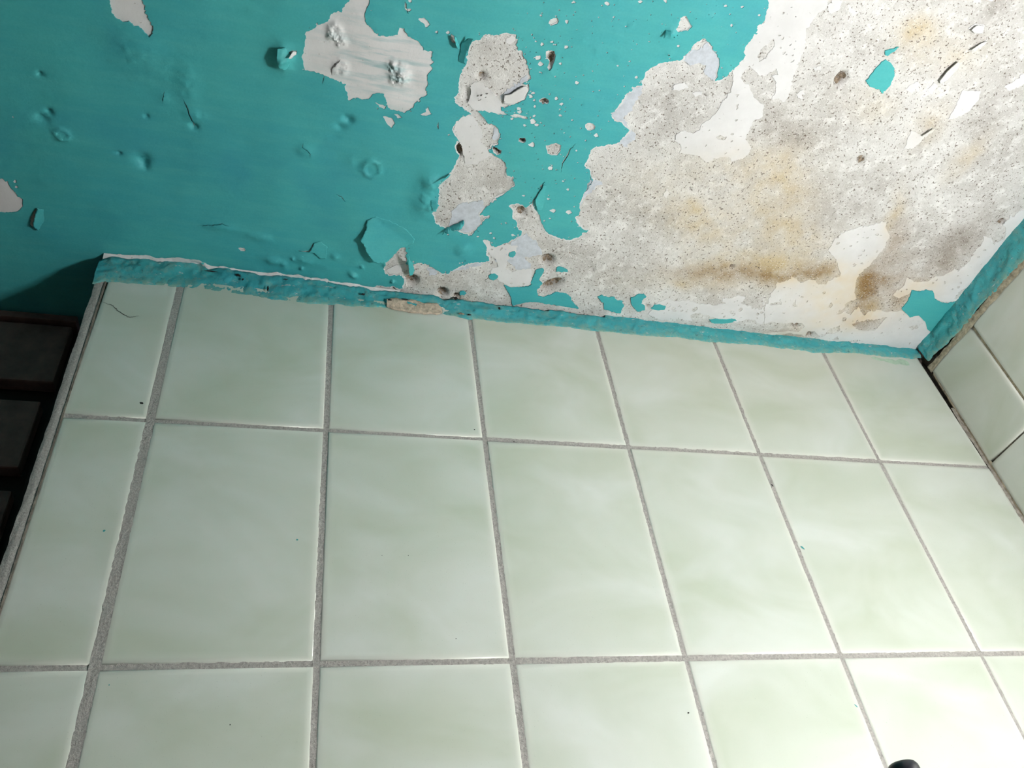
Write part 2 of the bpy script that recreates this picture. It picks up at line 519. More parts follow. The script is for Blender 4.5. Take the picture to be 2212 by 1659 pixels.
T_W, T_T = 0.0005, 0.0013
PITS = []                # holes knocked into the plaster
def pit(x, y, r, dep, ry=None, rot=0):
    c = CP(x, y); PITS.append((c[0], c[1], r / 1900.0, (ry or r) / 1900.0, dep, rot))
pit(1183, 562, 16, 0.007, 14); pit(1192, 615, 28, 0.007, 13, -0.7); pit(888, 606, 17, 0.010, 14, -0.5); pit(955, 632, 13, 0.008)
pit(991, 328, 10, 0.006, 17); pit(1073, 325, 9, 0.006); pit(1128, 303, 9, 0.007); pit(1175, 218, 8, 0.005); pit(1188, 128, 9, 0.004, 18, 0.3)
pit(1817, 172, 12, 0.006, 16); pit(1125, 457, 11, 0.004); pit(1664, 738, 18, 0.006, 7); pit(1718, 703, 12, 0.005, 8); pit(1746, 722, 14, 0.004, 9)
pit(1042, 163, 8, 0.004); pit(1008, 203, 4, 0.005, 18); pit(1400, 662, 7, 0.004, 4); pit(1582, 578, 6, 0.005)
pit(1233, 548, 5, 0.003); pit(2165, 480, 10, 0.005, 8); pit(1860, 345, 10, 0.003); pit(986, 640, 8, 0.006); pit(857, 622, 9, 0.006, 7)
for _ in range(120):
    pit(rng.uniform(1250, 2180), rng.uniform(0, 700), rng.uniform(1.8, 3.6), rng.uniform(0.002, 0.004))

def zbase(x, y):         # bare plaster surface
    x = np.asarray(x, float); y = np.asarray(y, float)
    z = Hc(x) + undul(x, y) - micro(x, y) - fbm(x * 60, y * 60, 23, 3) * 0.0006 + 0.0002 - dents(x, y, 1.6) * 1.8
    for bx, by, rx, ry, dep, rot in PITS:
        c, s = math.cos(rot), math.sin(rot)
        u = ((x - bx) * c + (y - by) * s) / rx; v = (-(x - bx) * s + (y - by) * c) / ry
        d2 = u * u + v * v
        z = z + np.where(d2 < 6, 1.4 * dep * np.exp(-d2 ** 2 * 0.6) * (1 + 0.7 * fbm(x * 300, y * 300, 9, 2)), 0)
    return z
def zplane(x, y): return Hc(x) + undul(x, y)
WL = []                  # rough plaster dabs under the white patch
for x, y, r, h in ((723, 62, 17, 0.006), (735, 85, 14, 0.006), (716, 78, 12, 0.004), (858, 150, 22, 0.007), (870, 165, 18, 0.006), (852, 172, 12, 0.005), (845, 140, 12, 0.004), (735, 145, 20, 0.004), (1075, 195, 16, 0.004), (1045, 200, 18, 0.003)):
    c = CP(x, y); WL.append((c[0], c[1], r / 1900.0, h))
def wlumps(x, y):
    r = 0 * x
    for bx, by, rr, h in WL:
        d2 = ((x - bx) ** 2 + (y - by) ** 2) / rr ** 2
        r = r + 0.5 * h * np.exp(-d2 ** 2) * (1 + 2.6 * fbm(x * 190, y * 190, 61, 3))
    return r
def zwhite(x, y): return zplane(x, y) - T_W - micro(x, y) - fbm(x * 60, y * 60, 29, 3) * 0.0003 - wlumps(x, y) - dents(x, y, 1.35) * 1.45
def zteal(x, y): return zplane(x, y) - T_T - relief(x, y)
def zprimer(x, y): return zplane(x, y) - micro(x, y) - 0.0003 - fbm(x * 60, y * 60, 23, 3) * 0.0004

# damp stains: (photo x, y, rx, ry, tilt, amount, channel) channel 0 ochre, 1 brown, 2 grey
ST = [(1980, 60, 38, 26, -0.4, .95, 0), (1985, 95, 60, 50, 0, .35, 0), (1700, 440, 55, 120, 0.15, .55, 0), (1650, 400, 60, 60, 0, .35, 0),
      (1500, 480, 60, 35, 0.2, .55, 0), (1560, 500, 120, 70, 0, .25, 0), (1740, 520, 60, 50, 0, .45, 0), (1620, 350, 140, 40, 0, .25, 0),
      (1600, 592, 150, 17, 0.05, .85, 1), (1550, 590, 90, 35, 0, .6, 0), (1700, 585, 110, 28, 0.1, .75, 0), (1760, 590, 60, 16, 0, .6, 1),
      (1930, 470, 16, 50, 0.3, .7, 0), (1940, 520, 26, 60, 0.4, .45, 1), (1870, 640, 22, 45, 0.2, .95, 1), (1866, 625, 14, 22, 0.2, 1.0, 0),
      (1880, 668, 20, 12, 0, 1.0, 0), (1830, 600, 50, 30, 0, .5, 0), (1910, 600, 60, 35, -0.5, .6, 1), (1950, 640, 60, 20, -0.5, .5, 1),
      (2070, 525, 70, 28, -0.6, .6, 2), (2050, 560, 90, 40, -0.6, .35, 1), (2090, 340, 60, 16, -0.8, .5, 0), (1700, 725, 60, 16, 0.1, .7, 1),
      (1560, 725, 120, 8, 0.08, .45, 2), (1620, 735, 80, 8, 0.08, .5, 0), (1410, 610, 100, 22, 0, .2, 0), (1470, 615, 30, 10, 0, .5, 0),
      (2150, 15, 26, 70, 0.5, .5, 2), (1500, 450, 20, 16, 0, .5, 0), (1700, 290, 70, 40, 0, .45, 2), (1880, 230, 60, 40, 0, .3, 0),
      (2010, 270, 50, 26, -0.9, .45, 0), (2080, 120, 60, 40, 0, .35, 0), (1850, 690, 50, 16, 0, .6, 1), (1820, 660, 90, 40, 0, .4, 0),
      (940, 612, 80, 20, 0, .15, 0), (1000, 645, 40, 10, 0, .35, 0), (1040, 360, 60, 40, 0, .12, 1), (1060, 150, 60, 60, 0, .10, 1),
      (1960, 650, 60, 20, -0.4, .45, 0), (2000, 620, 40, 20, 0, .3, 0), (1780, 650, 60, 30, 0, .45, 0), (1755, 700, 60, 16, 0, .5, 0),
      (1670, 580, 40, 26, 0, .4, 0), (1820, 460, 120, 60, 0, .2, 2), (1420, 420, 90, 60, 0, .16, 0), (1600, 450, 200, 90, 0.1, .10, 0), (1460, 380, 120, 30, 0, .10, 0), (1780, 180, 60, 60, 0, .2, 2), (1350, 330, 60, 40, 0, .15, 2), (2120, 260, 60, 60, 0, .2, 2)]
_st = []
for a, b, rx, ry, t, am, ch in ST:
    c = CP(a, b); ex = CP(a + 40, b) - c; ey = CP(a, b + 40) - c
    _st.append((c, rx, ry, t, am, ch, np.linalg.inv(np.array([ex, ey]).T / 40.0)))
def paint(o, V):
    x = V[:, 0]; y = V[:, 1]
    out = np.zeros((len(V), 4)); out[:, 3] = 1
    nx = fbm(x * 22, y * 22, 71, 4) * 26; ny = fbm(x * 22 + 9, y * 22, 81, 4) * 26
    tex = np.clip(0.75 + fbm(x * 70, y * 70, 91, 3) * 1.3, 0.2, 1.2)
    for c, rx, ry, t, am, ch, J in _st:
        u = J[0, 0] * (x - c[0]) + J[0, 1] * (y - c[1]) + nx
        v = J[1, 0] * (x - c[0]) + J[1, 1] * (y - c[1]) + ny
        cu = u * math.cos(t) + v * math.sin(t); cv = -u * math.sin(t) + v * math.cos(t)
        out[:, ch] += am * np.exp(-((cu / rx) ** 2 + (cv / ry) ** 2)) * tex
    for bx, by, rx, ry, dep, rot in PITS:
        if rx < 0.003: continue
        c, s = math.cos(rot), math.sin(rot)
        u = ((x - bx) * c + (y - by) * s) / rx; v = (-(x - bx) * s + (y - by) * c) / ry
        out[:, 2] += 0.9 * np.exp(-(u * u + v * v) ** 2)
    out = np.clip(out, 0, 1)
    a = o.data.color_attributes.new('stain', 'FLOAT_COLOR', 'POINT')
    a.data.foreach_set('color', out.ravel().astype(np.float32))
    c0 = CP(830, 130)
    sm = np.exp(-(((x - c0[0]) / 0.065) ** 2 + ((y - c0[1]) / 0.05) ** 2))
    b = o.data.attributes.new('smear', 'FLOAT', 'POINT')
    b.data.foreach_set('value', sm.astype(np.float32))

# ------------------------------------------------------------------ ceiling: plaster slab
XL, XR, YB, YF = -0.95, 1.215, -1.75, 0.15       # inner room limits and the depth of the doorway
def fine(a, lo, hi, b, st, coarse):
    return np.unique(np.round(np.concatenate([np.arange(a, lo, coarse), np.arange(lo, hi, st), np.arange(hi, b, coarse), [b]]), 5))
gx = fine(XL, -0.32, 1.21, XR, 0.0034, 0.12); gy = fine(YB, -0.60, 0.0, YF, 0.0034, 0.12)
gy = np.unique(np.round(np.concatenate([gy, [0.03, 0.06, 0.09, 0.12]]), 5))
GX, GY = np.meshgrid(gx, gy)
Vp = np.column_stack([GX.ravel(), GY.ravel(), zbase(GX.ravel(), GY.ravel())])
nx_, ny_ = len(gx), len(gy)
ii = (np.arange(ny_ - 1)[:, None] * nx_ + np.arange(nx_ - 1)[None, :]).ravel()
Fp = np.column_stack([ii, ii + nx_, ii + nx_ + 1, ii + 1])
nb = len(Vp)                                       # slab: add a top so that the ceiling has body
corner = [0, nx_ - 1, nb - 1, nb - nx_]
Vt = Vp[corner].copy(); Vt[:, 2] = ZO + 0.42
ring = list(range(nx_)) + [nx_ - 1 + nx_ * k for k in range(1, ny_)] + list(range(nb - 2, nb - nx_ - 1, -1)) + [nx_ * k for k in range(ny_ - 2, 0, -1)]
rt = Vp[ring].copy(); rt[:, 2] = ZO + 0.42
faces = [tuple(f) for f in Fp]
nr = len(ring)
for k in range(nr):
    faces.append((ring[k], ring[(k + 1) % nr], nb + (k + 1) % nr, nb + k))
faces.append(tuple(range(nb, nb + nr)))
Vall = np.vstack([Vp, rt])
ceiling = mesh_obj('ceiling', Vall, faces, M['plaster'], smooth=True)
paint(ceiling, Vall)
tag(ceiling, 'peeling teal painted ceiling with bare stained plaster at the right', 'ceiling', kind='structure')

# ------------------------------------------------------------------ traced outlines of what has come off
smooth_holes = []    # only the teal coat is gone: white undercoat shows
deep_holes = []      # down to the plaster
def S(c, pts, amp=3.0): smooth_holes.append(rough(px(c, pts), amp, 1.7, len(smooth_holes) * 3 + 1))
def Dp(c, pts, amp=3.0, rim=(1.0, 6.0)): deep_holes.append((rough(px(c, pts), amp, 1.7, len(deep_holes) * 5 + 2), rim))

S('A', [(845, -160), (845, 0), (790, 60), (785, 95), (720, 95), (680, 120), (668, 170), (600, 205), (560, 185), (555, 225), (480, 265), (470, 290), (455, 440), (440, 470), (460, 560), (470, 590), (640, 630), (690, 660), (800, 700), (822, 715), (815, 740), (830, 800), (840, 855), (905, 830), (1000, 840), (1030, 820), (1070, 790), (1110, 790), (1150, 820), (1165, 880), (1180, 920), (1330, 960), (1355, 930), (1400, 880), (1440, 830), (1510, 800), (1500, 740), (1520, 700), (1515, 640), (1555, 575), (1530, 545), (1570, 530), (1540, 490), (1560, 440), (1490, 410), (1440, 350), (1350, 300), (1310, 230), (1270, 230), (1255, 290), (1170, 295), (1090, 290), (1040, 230), (1000, 180), (980, 130), (1000, 60), (1020, 0), (1020, -160)])
S('L', [(935, -160), (940, 40), (960, 80), (950, 110), (990, 150), (1050, 185), (1090, 185), (1110, 175), (1150, 220), (1180, 215), (1240, 275), (1280, 312), (1300, 280), (1308, 230), (1290, 180), (1250, 120), (1240, 60), (1215, 0), (1210, -160)], 2)
S('P', [(-60, 380), (0, 385), (10, 390), (22, 402), (36, 418), (50, 432), (48, 448), (40, 456), (0, 457), (-60, 460)], 2)
for q in ([(1435, 155), (1480, 140), (1520, 170), (1535, 205), (1500, 235), (1480, 195), (1450, 175)],
          [(1060, 855), (1100, 875), (1165, 905), (1150, 930), (1100, 900)], [(1130, 990), (1170, 990), (1215, 1005), (1240, 1050), (1205, 1095), (1165, 1050)],
          [(1230, 965), (1260, 965), (1305, 1000), (1255, 1010)], [(1450, 970), (1500, 945), (1520, 895), (1530, 940), (1550, 970), (1500, 985)],
          [(320, 438), (365, 415), (400, 430), (395, 452), (345, 450)]):
    S('A', q, 1.2)
def fleck(c, x, y, r, deep=False):
    n = 9; a0 = random.random() * 6
    pts = [(x + r * random.uniform(.6, 1.25) * math.cos(a0 + i / n * 6.283) * random.choice((1, 1, 1.25)), y + r * random.uniform(.55, 1.1) * math.sin(a0 + i / n * 6.283)) for i in range(n)]
    (Dp(c, pts, 1.0, (0.8, 2.6)) if deep else S(c, pts, 0.8))
for x, y, r in [(1590, 268, 18), (1690, 270, 16), (1360, 75, 18), (1365, 2, 16), (1090, 918, 9), (1440, 850, 14), (1400, 865, 10)]:
    fleck('A', x, y, r)
for x, y, r in [(1437, 182, 20), (1215, 130, 11), (1228, 375, 15), (1432, 397, 20), (1190, 490, 25), (1215, 540, 25), (1385, 535, 14), (1520, 697, 22), (1350, 833, 18), (1390, 882, 18), (1165, 905, 14), (1380, 980, 14), (1150, 1035, 26), (1180, 1065, 20), (1140, 1237, 28), (1690, 1150, 20), (1300, 1435, 20), (1310, 1410, 10), (1140, 293, 10), (1175, 350, 11), (1310, 352, 16), (1345, 378, 12), (1130, 820, 20), (1150, 790, 18), (1030, 925, 20), (1040, 955, 18), (970, 1012, 14), (1080, 1070, 12), (1160, 990, 16), (1340, 645, 9), (1210, 612, 10), (1160, 855, 12), (1380, 925, 10), (1415, 1128, 9), (1595, 1195, 10), (1520, 1280, 9), (1445, 1615, 11), (1408, 1545, 12), (1875, 555, 10), (1970, 520, 10), (1245, 1068, 8), (1090, 400, 8), (990, 1460, 8), (1290, 800, 8), (1795, 1028, 8), (2000, 745, 14), (1930, 730, 10)]:
    fleck('B', x, y, r)
for x, y, r in [(550, 15, 18), (835, 28, 22), (895, 38, 8), (1115, 18, 18), (1335, 5, 18), (1845, 48, 15), (1985, 55, 12), (1880, 120, 9), (2130, 125, 13), (1895, 215, 14), (1085, 655, 17), (890, 142, 10), (935, 162, 6), (1440, 385, 14), (1360, 465, 8), (570, 1280, 9), (500, 1615, 10)]:
    fleck('D', x, y, r)
for x, y, r in [(300, 45, 11), (340, 115, 12), (215, 300, 24), (350, 310, 22), (185, 200, 11), (190, 362, 9), (375, 385, 7), (180, 170, 7), (400, 175, 6), (400, 265, 8)]:
    fleck('F', x, y, r)
for x, y, r in [(1480, 235, 9), (1550, 365, 11), (1660, 335, 12), (1690, 375, 11), (1850, 345, 14), (1790, 245, 10), (1750, 250, 8), (1940, 15, 16), (2190, 140, 22), (2165, 205, 10), (2150, 40, 12), (1640, 195, 18)]:
    fleck('C', x, y, r)
for _ in range(190):
    x = rng.normal(1180, 95); y = rng.uniform(5, 410)
    if 1100 < x < 1640 and y < 420 - max(0, (x - 1270)) * 1.0: fleck('P', x, y, rng.uniform(0.8, 2.3))
for _ in range(50):
    fleck('P', rng.uniform(1300, 1640), rng.uniform(0, 110), rng.uniform(0.7, 1.8))
for x, y, r in [(1320, 178, 42), (1245, 860, 36), (1060, 1195, 30), (1320, 1265, 64), (1635, 1070, 42), (838, 1290, 38)]:
    fleck('B', x, y, r, True)
fleck('L', 2075, 2125, 22, True); fleck('L', 110, 1000, 8)
for x, y in ((2050, 2120), (130, 1550), (140, 1595)): fleck('L', x, y, 16)
Dp('D', [(1465, 140), (1510, 125), (1530, 180), (1558, 220), (1520, 260), (1440, 272), (1420, 240), (1445, 190)], 1.2, (0.8, 2.2))
Dp('B', [(1255, 440), (1280, 425), (1330, 430), (1345, 470), (1330, 520), (1310, 580), (1285, 595), (1270, 570), (1290, 520), (1260, 480)], 1.0, (0.5, 1.5))
# two chips in the middle, joined by a neck
Dp('B', [(620, 350), (660, 335), (700, 340), (750, 285), (780, 285), (820, 300), (870, 285), (930, 275), (990, 280), (1015, 310), (1020, 420), (1060, 430), (1065, 470), (1090, 510), (1110, 560), (1125, 600), (1130, 670), (1100, 690), (1060, 710), (1080, 720), (1110, 720), (1120, 760), (1100, 800), (1080, 850), (1010, 880), (930, 910), (885, 910), (880, 935), (940, 980), (1000, 970), (1060, 980), (1110, 1000), (1090, 1010), (1000, 1000), (930, 980), (800, 960), (700, 945), (685, 950), (720, 1000), (760, 1050), (830, 1065), (860, 1110), (875, 1150), (850, 1210), (860, 1240), (800, 1260), (780, 1300), (830, 1330), (890, 1370), (920, 1400), (930, 1480), (985, 1525), (1000, 1590), (960, 1620)]
   + [((x / 3.95 + 640 - 860) * 3.95, (y / 3.95 + 420) * 3.95) for x, y in [(1740, 20), (1700, 60), (1650, 90), (1600, 140), (1570, 180), (1650, 195), (1590, 230), (1560, 280), (1500, 340), (1500, 355), (1430, 345), (1380, 320), (1330, 315), (1280, 300), (1230, 280), (1190, 250), (1175, 200), (1150, 160), (1190, 130), (1200, 90), (1215, 50), (1210, 10)]]
   + [(345, 1640), (340, 1570), (400, 1530), (430, 1490), (470, 1440), (500, 1380), (520, 1340), (490, 1300), (480, 1250), (500, 1200), (520, 1210), (480, 1150), (460, 1110), (480, 1060), (540, 1010), (620, 970), (560, 930), (520, 900), (470, 850), (480, 820), (510, 790), (510, 720), (525, 690), (520, 660), (545, 590), (575, 560), (590, 500), (580, 480), (600, 440), (605, 400)], 2.4, (0.8, 4.5))
BIG = (px('D', [(2212, -200), (2210, 0), (2205, 60), (2170, 180), (2120, 210), (2100, 280), (2060, 340), (2020, 380), (1995, 440), (2005, 480), (1960, 540), (1900, 590), (1850, 640), (1790, 675), (1750, 685), (1770, 640), (1790, 560), (1795, 510), (1770, 450), (1730, 400), (1710, 350), (1660, 320), (1600, 350), (1560, 400), (1530, 440), (1490, 470), (1470, 510), (1400, 515), (1330, 520), (1270, 540), (1200, 580), (1160, 620), (1145, 660), (1130, 690), (1130, 720), (1080, 730), (1050, 735), (1040, 770), (990, 800), (970, 850), (930, 900), (860, 980), (900, 1030), (950, 1035), (990, 1080), (1020, 1105), (990, 1140), (950, 1180), (910, 1220), (820, 1235), (720, 1250), (690, 1280), (670, 1340), (640, 1400), (650, 1430), (690, 1450), (700, 1500), (720, 1530), (690, 1580), (640, 1640)])
       + px('F', [(540, 0), (555, 40), (520, 100), (480, 140), (460, 190), (440, 230), (450, 300), (430, 340), (400, 350), (420, 400), (430, 430), (480, 455), (510, 465), (470, 490), (430, 520), (370, 535), (300, 535), (250, 520), (200, 500), (160, 470), (130, 420), (110, 350), (60, 280), (45, 230), (70, 190), (105, 140), (130, 70), (150, 40), (120, 75), (92, 140), (60, 195)])
       + px('C', [(2010, 70), (1960, 110), (1890, 75), (1810, 100), (1850, 140), (1840, 200), (1890, 240), (1880, 280), (1930, 320), (1910, 350), (1840, 385), (1810, 410), (1700, 450), (1660, 420), (1640, 390), (1590, 390), (1590, 410), (1630, 450), (1630, 500), (1640, 560), (1600, 575), (1540, 575), (1420, 600), (1330, 650), (1290, 675), (1230, 660), (1190, 640), (1130, 600), (1060, 580), (990, 585), (940, 590), (938, 500), (935, 450), (900, 440), (860, 470), (800, 515), (750, 545), (760, 580), (750, 620), (745, 650), (770, 680), (850, 690), (900, 690), (920, 740), (910, 760), (900, 800), (840, 785), (780, 780), (700, 775), (650, 795), (660, 860), (900, 960)])
       + [(1100, 730), (1500, 790), (1800, 830), (2000, 850), (2300, 600), (2400, 300), (2400, -60)])
deep_holes.append((rough(BIG, 2.6, 1.7, 900), (0.8, 5.0)))
# crumbs of lost paint scattered along the broken edges
for P_, k_ in ((deep_holes[-1][0], 230), (deep_holes[-2][0], 80), (smooth_holes[0], 26)):
    nP = len(P_)
    Tn = np.roll(P_, -3, 0) - np.roll(P_, 3, 0); Tn = Tn / (np.linalg.norm(Tn, axis=1)[:, None] + 1e-9)
    Nn = np.stack([Tn[:, 1], -Tn[:, 0]], 1) * (1 if area2(P_) > 0 else -1)
    done = 0
    while done < k_:
        i = rng.integers(nP); q = P_[i] + Nn[i] * abs(rng.normal(3.0, 4.5))
        if not (860 < q[0] < 1660 or P_ is smooth_holes[0]) or not (-5 < q[1] < 620): 
            done += 1; continue
        if not inside(P_, q[None])[0] and vnoise(q[0] / 40, q[1] / 40, 5) > 0.42: fleck('P', q[0], q[1], rng.uniform(0.7, 2.4))
        done += 1
# hairline splits, opened a little
def slit(c, pts, w0=1.6):
    P = resample_open(px(c, pts), 3.0)
    T = np.gradient(P, axis=0); T /= np.linalg.norm(T, axis=1)[:, None] + 1e-9
    N = np.stack([-T[:, 1], T[:, 0]], 1)
    w = w0 * np.sin(np.linspace(0.05, 3.09, len(P))) * (0.8 + 0.6 * rng.random(len(P)))
    j = rng.normal(0, 0.5, len(P))
    deep_holes.append((np.vstack([P + N * (w + j)[:, None], (P - N * (w - j)[:, None])[::-1]]), None))
slit('D', [(570, 1215), (520, 1270), (500, 1310), (480, 1350), (455, 1380), (440, 1470)], 1.3); slit('D', [(300, 1555), (280, 1590), (270, 1650)], 1.0)
slit('A', [(640, 630), (625, 670), (618, 710)], 0.9); slit('A', [(1325, 0), (1328, 60), (1350, 105)], 2.2); slit('A', [(1610, 1040), (1600, 1070), (1608, 1105)], 1.4)
slit('A', [(455, 1220), (445, 1250), (490, 1280), (515, 1310), (510, 1350)], 0.9); slit('A', [(1715, 280), (1735, 340), (1770, 360)], 4.0)
slit('P', [(79, 447), (72, 466), (68, 484), (80, 493)], 3.2); slit('P', [(425, 488), (450, 486), (480, 483), (500, 488)], 0.9)
slit('C', [(0, 470), (60, 478), (110, 480), (132, 465), (138, 430), (145, 405)], 1.2); slit('C', [(145, 485), (180, 505), (205, 540)], 1.0)
slit('C', [(330, 0), (380, 20), (420, 65)], 0.8); slit('L', [(1560, 840), (1600, 930), (1640, 1040), (1660, 1100)], 1.6); slit('A', [(775, 500), (720, 540), (695, 580), (700, 640)], 2.2)
slit('L', [(1400, 780), (1385, 880)], 0.9)

def up(P): return on_ceiling(P)
# edge of the teal coat along the tiled wall: a broken white ridge shows below it
edge = (px('H', [(-800, 330), (60, 345), (180, 318), (240, 285), (350, 276), (480, 284), (560, 288), (690, 288), (740, 308), (950, 313), (1110, 328), (1160, 352), (1220, 392), (1290, 378), (1400, 398), (1550, 428), (1700, 438), (1770, 428), (1850, 452), (1950, 452), (2050, 478), (2212, 492)])
        + px('C', [(130, 712), (230, 730), (330, 750), (450, 760), (540, 770), (575, 798), (660, 860), (900, 960)]))
edge = resample_open(edge, 2.6); edge = edge + np.stack([fbm(edge[:, 0] / 9, edge[:, 1] / 9, 4, 3) * 2, fbm(edge[:, 0] / 9, edge[:, 1] / 9, 8, 3) * 5], 1)
edge_w = up(edge)
# left of the wall's end the coat runs on into the doorway
k0 = np.argmax(edge_w[:, 0] > -0.102)
tail = np.array([(x, 0.148) for x in np.linspace(XL + 0.002, -0.104, 40)])
tail2 = np.array([(-0.104, y) for y in np.linspace(0.14, 0.004, 30)])
end_w = edge_w[edge_w[:, 0] > -0.102]
bot = np.vstack([tail, tail2, end_w, [[end_w[-1, 0] + .004, 0.012], [XR - 0.002, 0.012]]])
top = np.array([[XR - 0.002, YB + 0.002], [XL + 0.002, YB + 0.002]])
outerT = np.vstack([bot, top])
gx2 = np.arange(-0.33, 1.2, 0.0052); gy2 = np.arange(-0.62, 0.13, 0.0052)
A_, B_ = np.meshgrid(gx2, gy2)
ex = np.column_stack([A_.ravel(), B_.ravel()]) + rng.uniform(-0.0016, 0.0016, (A_.size, 2))
big_w = up(resample(BIG, 6))
exT = ex[inside(outerT, ex) & ~inside(big_w, ex)]
# finer points where the paint has blistered
fx = []
for bx, by, rx, ry, h, ring_ in BLOBS:
    if abs(h) > 0.002:
        n = int(min(260, 60 + 9e5 * rx * ry))
        fx.append(np.column_stack([bx + rng.normal(0, rx, n), by + rng.normal(0, ry, n)]))
fx = np.vstack(fx); fx = fx[inside(outerT, fx) & ~inside(big_w, fx)]
holesT = [up(P) for P in smooth_holes] + [up(P) for P, _ in deep_holes]
paint_sheet = sheet('paint_sheet', outerT, holesT, np.vstack([exT, fx]), zteal, lambda x, y: zplane(x, y) + 0.002, M['teal'], ceiling)
tag(paint_sheet, 'teal paint coat still stuck to the ceiling, torn open')

# white undercoat: everywhere under the teal, and a ragged rim inside every deep hole
holesW = []
for i, (P, rim) in enumerate(deep_holes):
    holesW.append(up(P if rim is None else inset(P, rim[0], rim[1], i * 7)))
outW = np.array([[XL + 0.003, YB + 0.003], [XR - 0.003, YB + 0.003], [XR - 0.003, 0.010]] + [[x, 0.010] for x in np.linspace(1.1, -0.1, 30)] + [[-0.1, 0.14], [XL + 0.003, 0.14]])
exW = ex[inside(outW, ex) & ~inside(big_w, ex)]
wf = np.vstack([np.column_stack([rng.normal(a, r * 0.8, 420), rng.normal(b, r * 0.8, 420)]) for a, b, r, h in WL])
wf = wf[~inside(big_w, wf)]
exWs = exW[(exW[:, 0] > 0.0)]
undercoat = sheet('undercoat_sheet', outW, holesW, np.vstack([exW, wf, fx[inside(outW, fx)]]), zwhite, lambda x, y: zplane(x, y) + 0.002, M['white'], ceiling, attr=True)
tag(undercoat, 'smooth white undercoat showing where teal paint fell off')

# islands left on the bare plaster
def island(name, c, pts, zf, mat, amp=2.4, seed=0, holes=(), label=None, stain=False, spots=0):
    P = up(rough(px(c, pts) if c else pts, amp, 1.7, 200 + seed * 7))
    H = [up(rough(px(cc, q), 1.6, 2.0, 77 + i)) for i, (cc, q) in enumerate(holes)]
    if spots:                                       # little chips through the undercoat
        Q = np.array(px(c, pts)); lo_, hi_ = Q.min(0), Q.max(0); k = 0
        Qs = inset(resample(Q, 4), 5, 9)
        for _ in range(spots * 12):
            p = rng.uniform(lo_, hi_)
            if k >= spots or p[1] < -10: continue
            if not inside(Qs, p[None])[0] or vnoise(p[0] / 30, p[1] / 30, 8) < 0.45: continue
            if any(inside(h, up([p]))[0] for h in H): continue
            rr = rng.uniform(1.2, 5.5) * rng.uniform(0.5, 1); a0 = rng.uniform(-0.9, 0.1); e = rng.uniform(0.35, 0.8)
            an = np.linspace(0, 6.283, 14)[:-1]; rad = rr * rng.uniform(0.7, 1.25, 13)
            u, v = rad * np.cos(an), rad * e * np.sin(an)
            H.append(up(np.stack([p[0] + u * math.cos(a0) - v * math.sin(a0), p[1] + u * math.sin(a0) + v * math.cos(a0)], 1))); k += 1
    g = ex[inside(P, ex)]
    for h in H: g = g[~inside(h, g)]
    o = sheet(name, P, H, g, zf, lambda x, y: zplane(x, y) + 0.002, mat, ceiling, attr=True if stain else None)
    if o and label: tag(o, label)
    return o
TI = [('P', [(1088, 615), (1103, 620), (1134, 620), (1146, 615), (1149, 605), (1159, 582), (1171, 579), (1176, 584), (1166, 600), (1164, 606), (1173, 611), (1160, 630), (1163, 640), (1175, 641), (1200, 631), (1223, 633), (1233, 640), (1234, 648), (1251, 666), (1216, 661), (1166, 653), (1140, 652), (1107, 659), (1104, 640)]),
      ('P', [(1201, 578), (1210, 575), (1227, 583), (1226, 588), (1201, 586)]),
      ('F', [(595, 1030), (630, 1010), (660, 1030), (710, 1040), (750, 1030), (760, 1060), (800, 1070), (820, 1100), (800, 1150), (790, 1170), (720, 1160), (650, 1130), (640, 1080)]),
      ('F', [(880, 1040), (930, 1010), (990, 1005), (1010, 1025), (970, 1060), (970, 1090), (1000, 1110), (1000, 1140), (940, 1155), (910, 1130), (880, 1090)]),
      ('F', [(1050, 1130), (1080, 1100), (1120, 1095), (1180, 1115), (1170, 1140), (1120, 1145), (1080, 1140)]),
      ('F', [(1550, 1225), (1590, 1215), (1700, 1225), (1770, 1215), (1780, 1230), (1720, 1250), (1640, 1260), (1570, 1250)]),
      ('G', [(1170, 970), (1230, 900), (1260, 815), (1330, 825), (1380, 810), (1440, 820), (1450, 880), (1530, 920), (1640, 910), (1730, 890), (1640, 1040), (1540, 1110), (1450, 1190), (1390, 1140), (1370, 1080), (1310, 1020), (1240, 1040)]),
      ('E', [(870, 690), (930, 610), (1000, 530), (1040, 510), (1080, 540), (1110, 580), (1110, 640), (1070, 730), (1010, 790), (970, 750), (900, 735)]),
      ('E', [(1030, 430), (1090, 420), (1150, 400), (1120, 430), (1050, 475), (1030, 470)]),
      ('C', [(1640, 690), (1690, 670), (1725, 695), (1700, 730), (1650, 720)]), ('C', [(1395, 830), (1430, 822), (1455, 845), (1430, 862), (1400, 850)]),
      ('C', [(1820, 490), (1860, 480), (1875, 500), (1845, 545), (1820, 530)])]
for i, (c, q) in enumerate(TI):
    island('paint_remnant', c, q, zteal, M['teal'], 1.4, i)
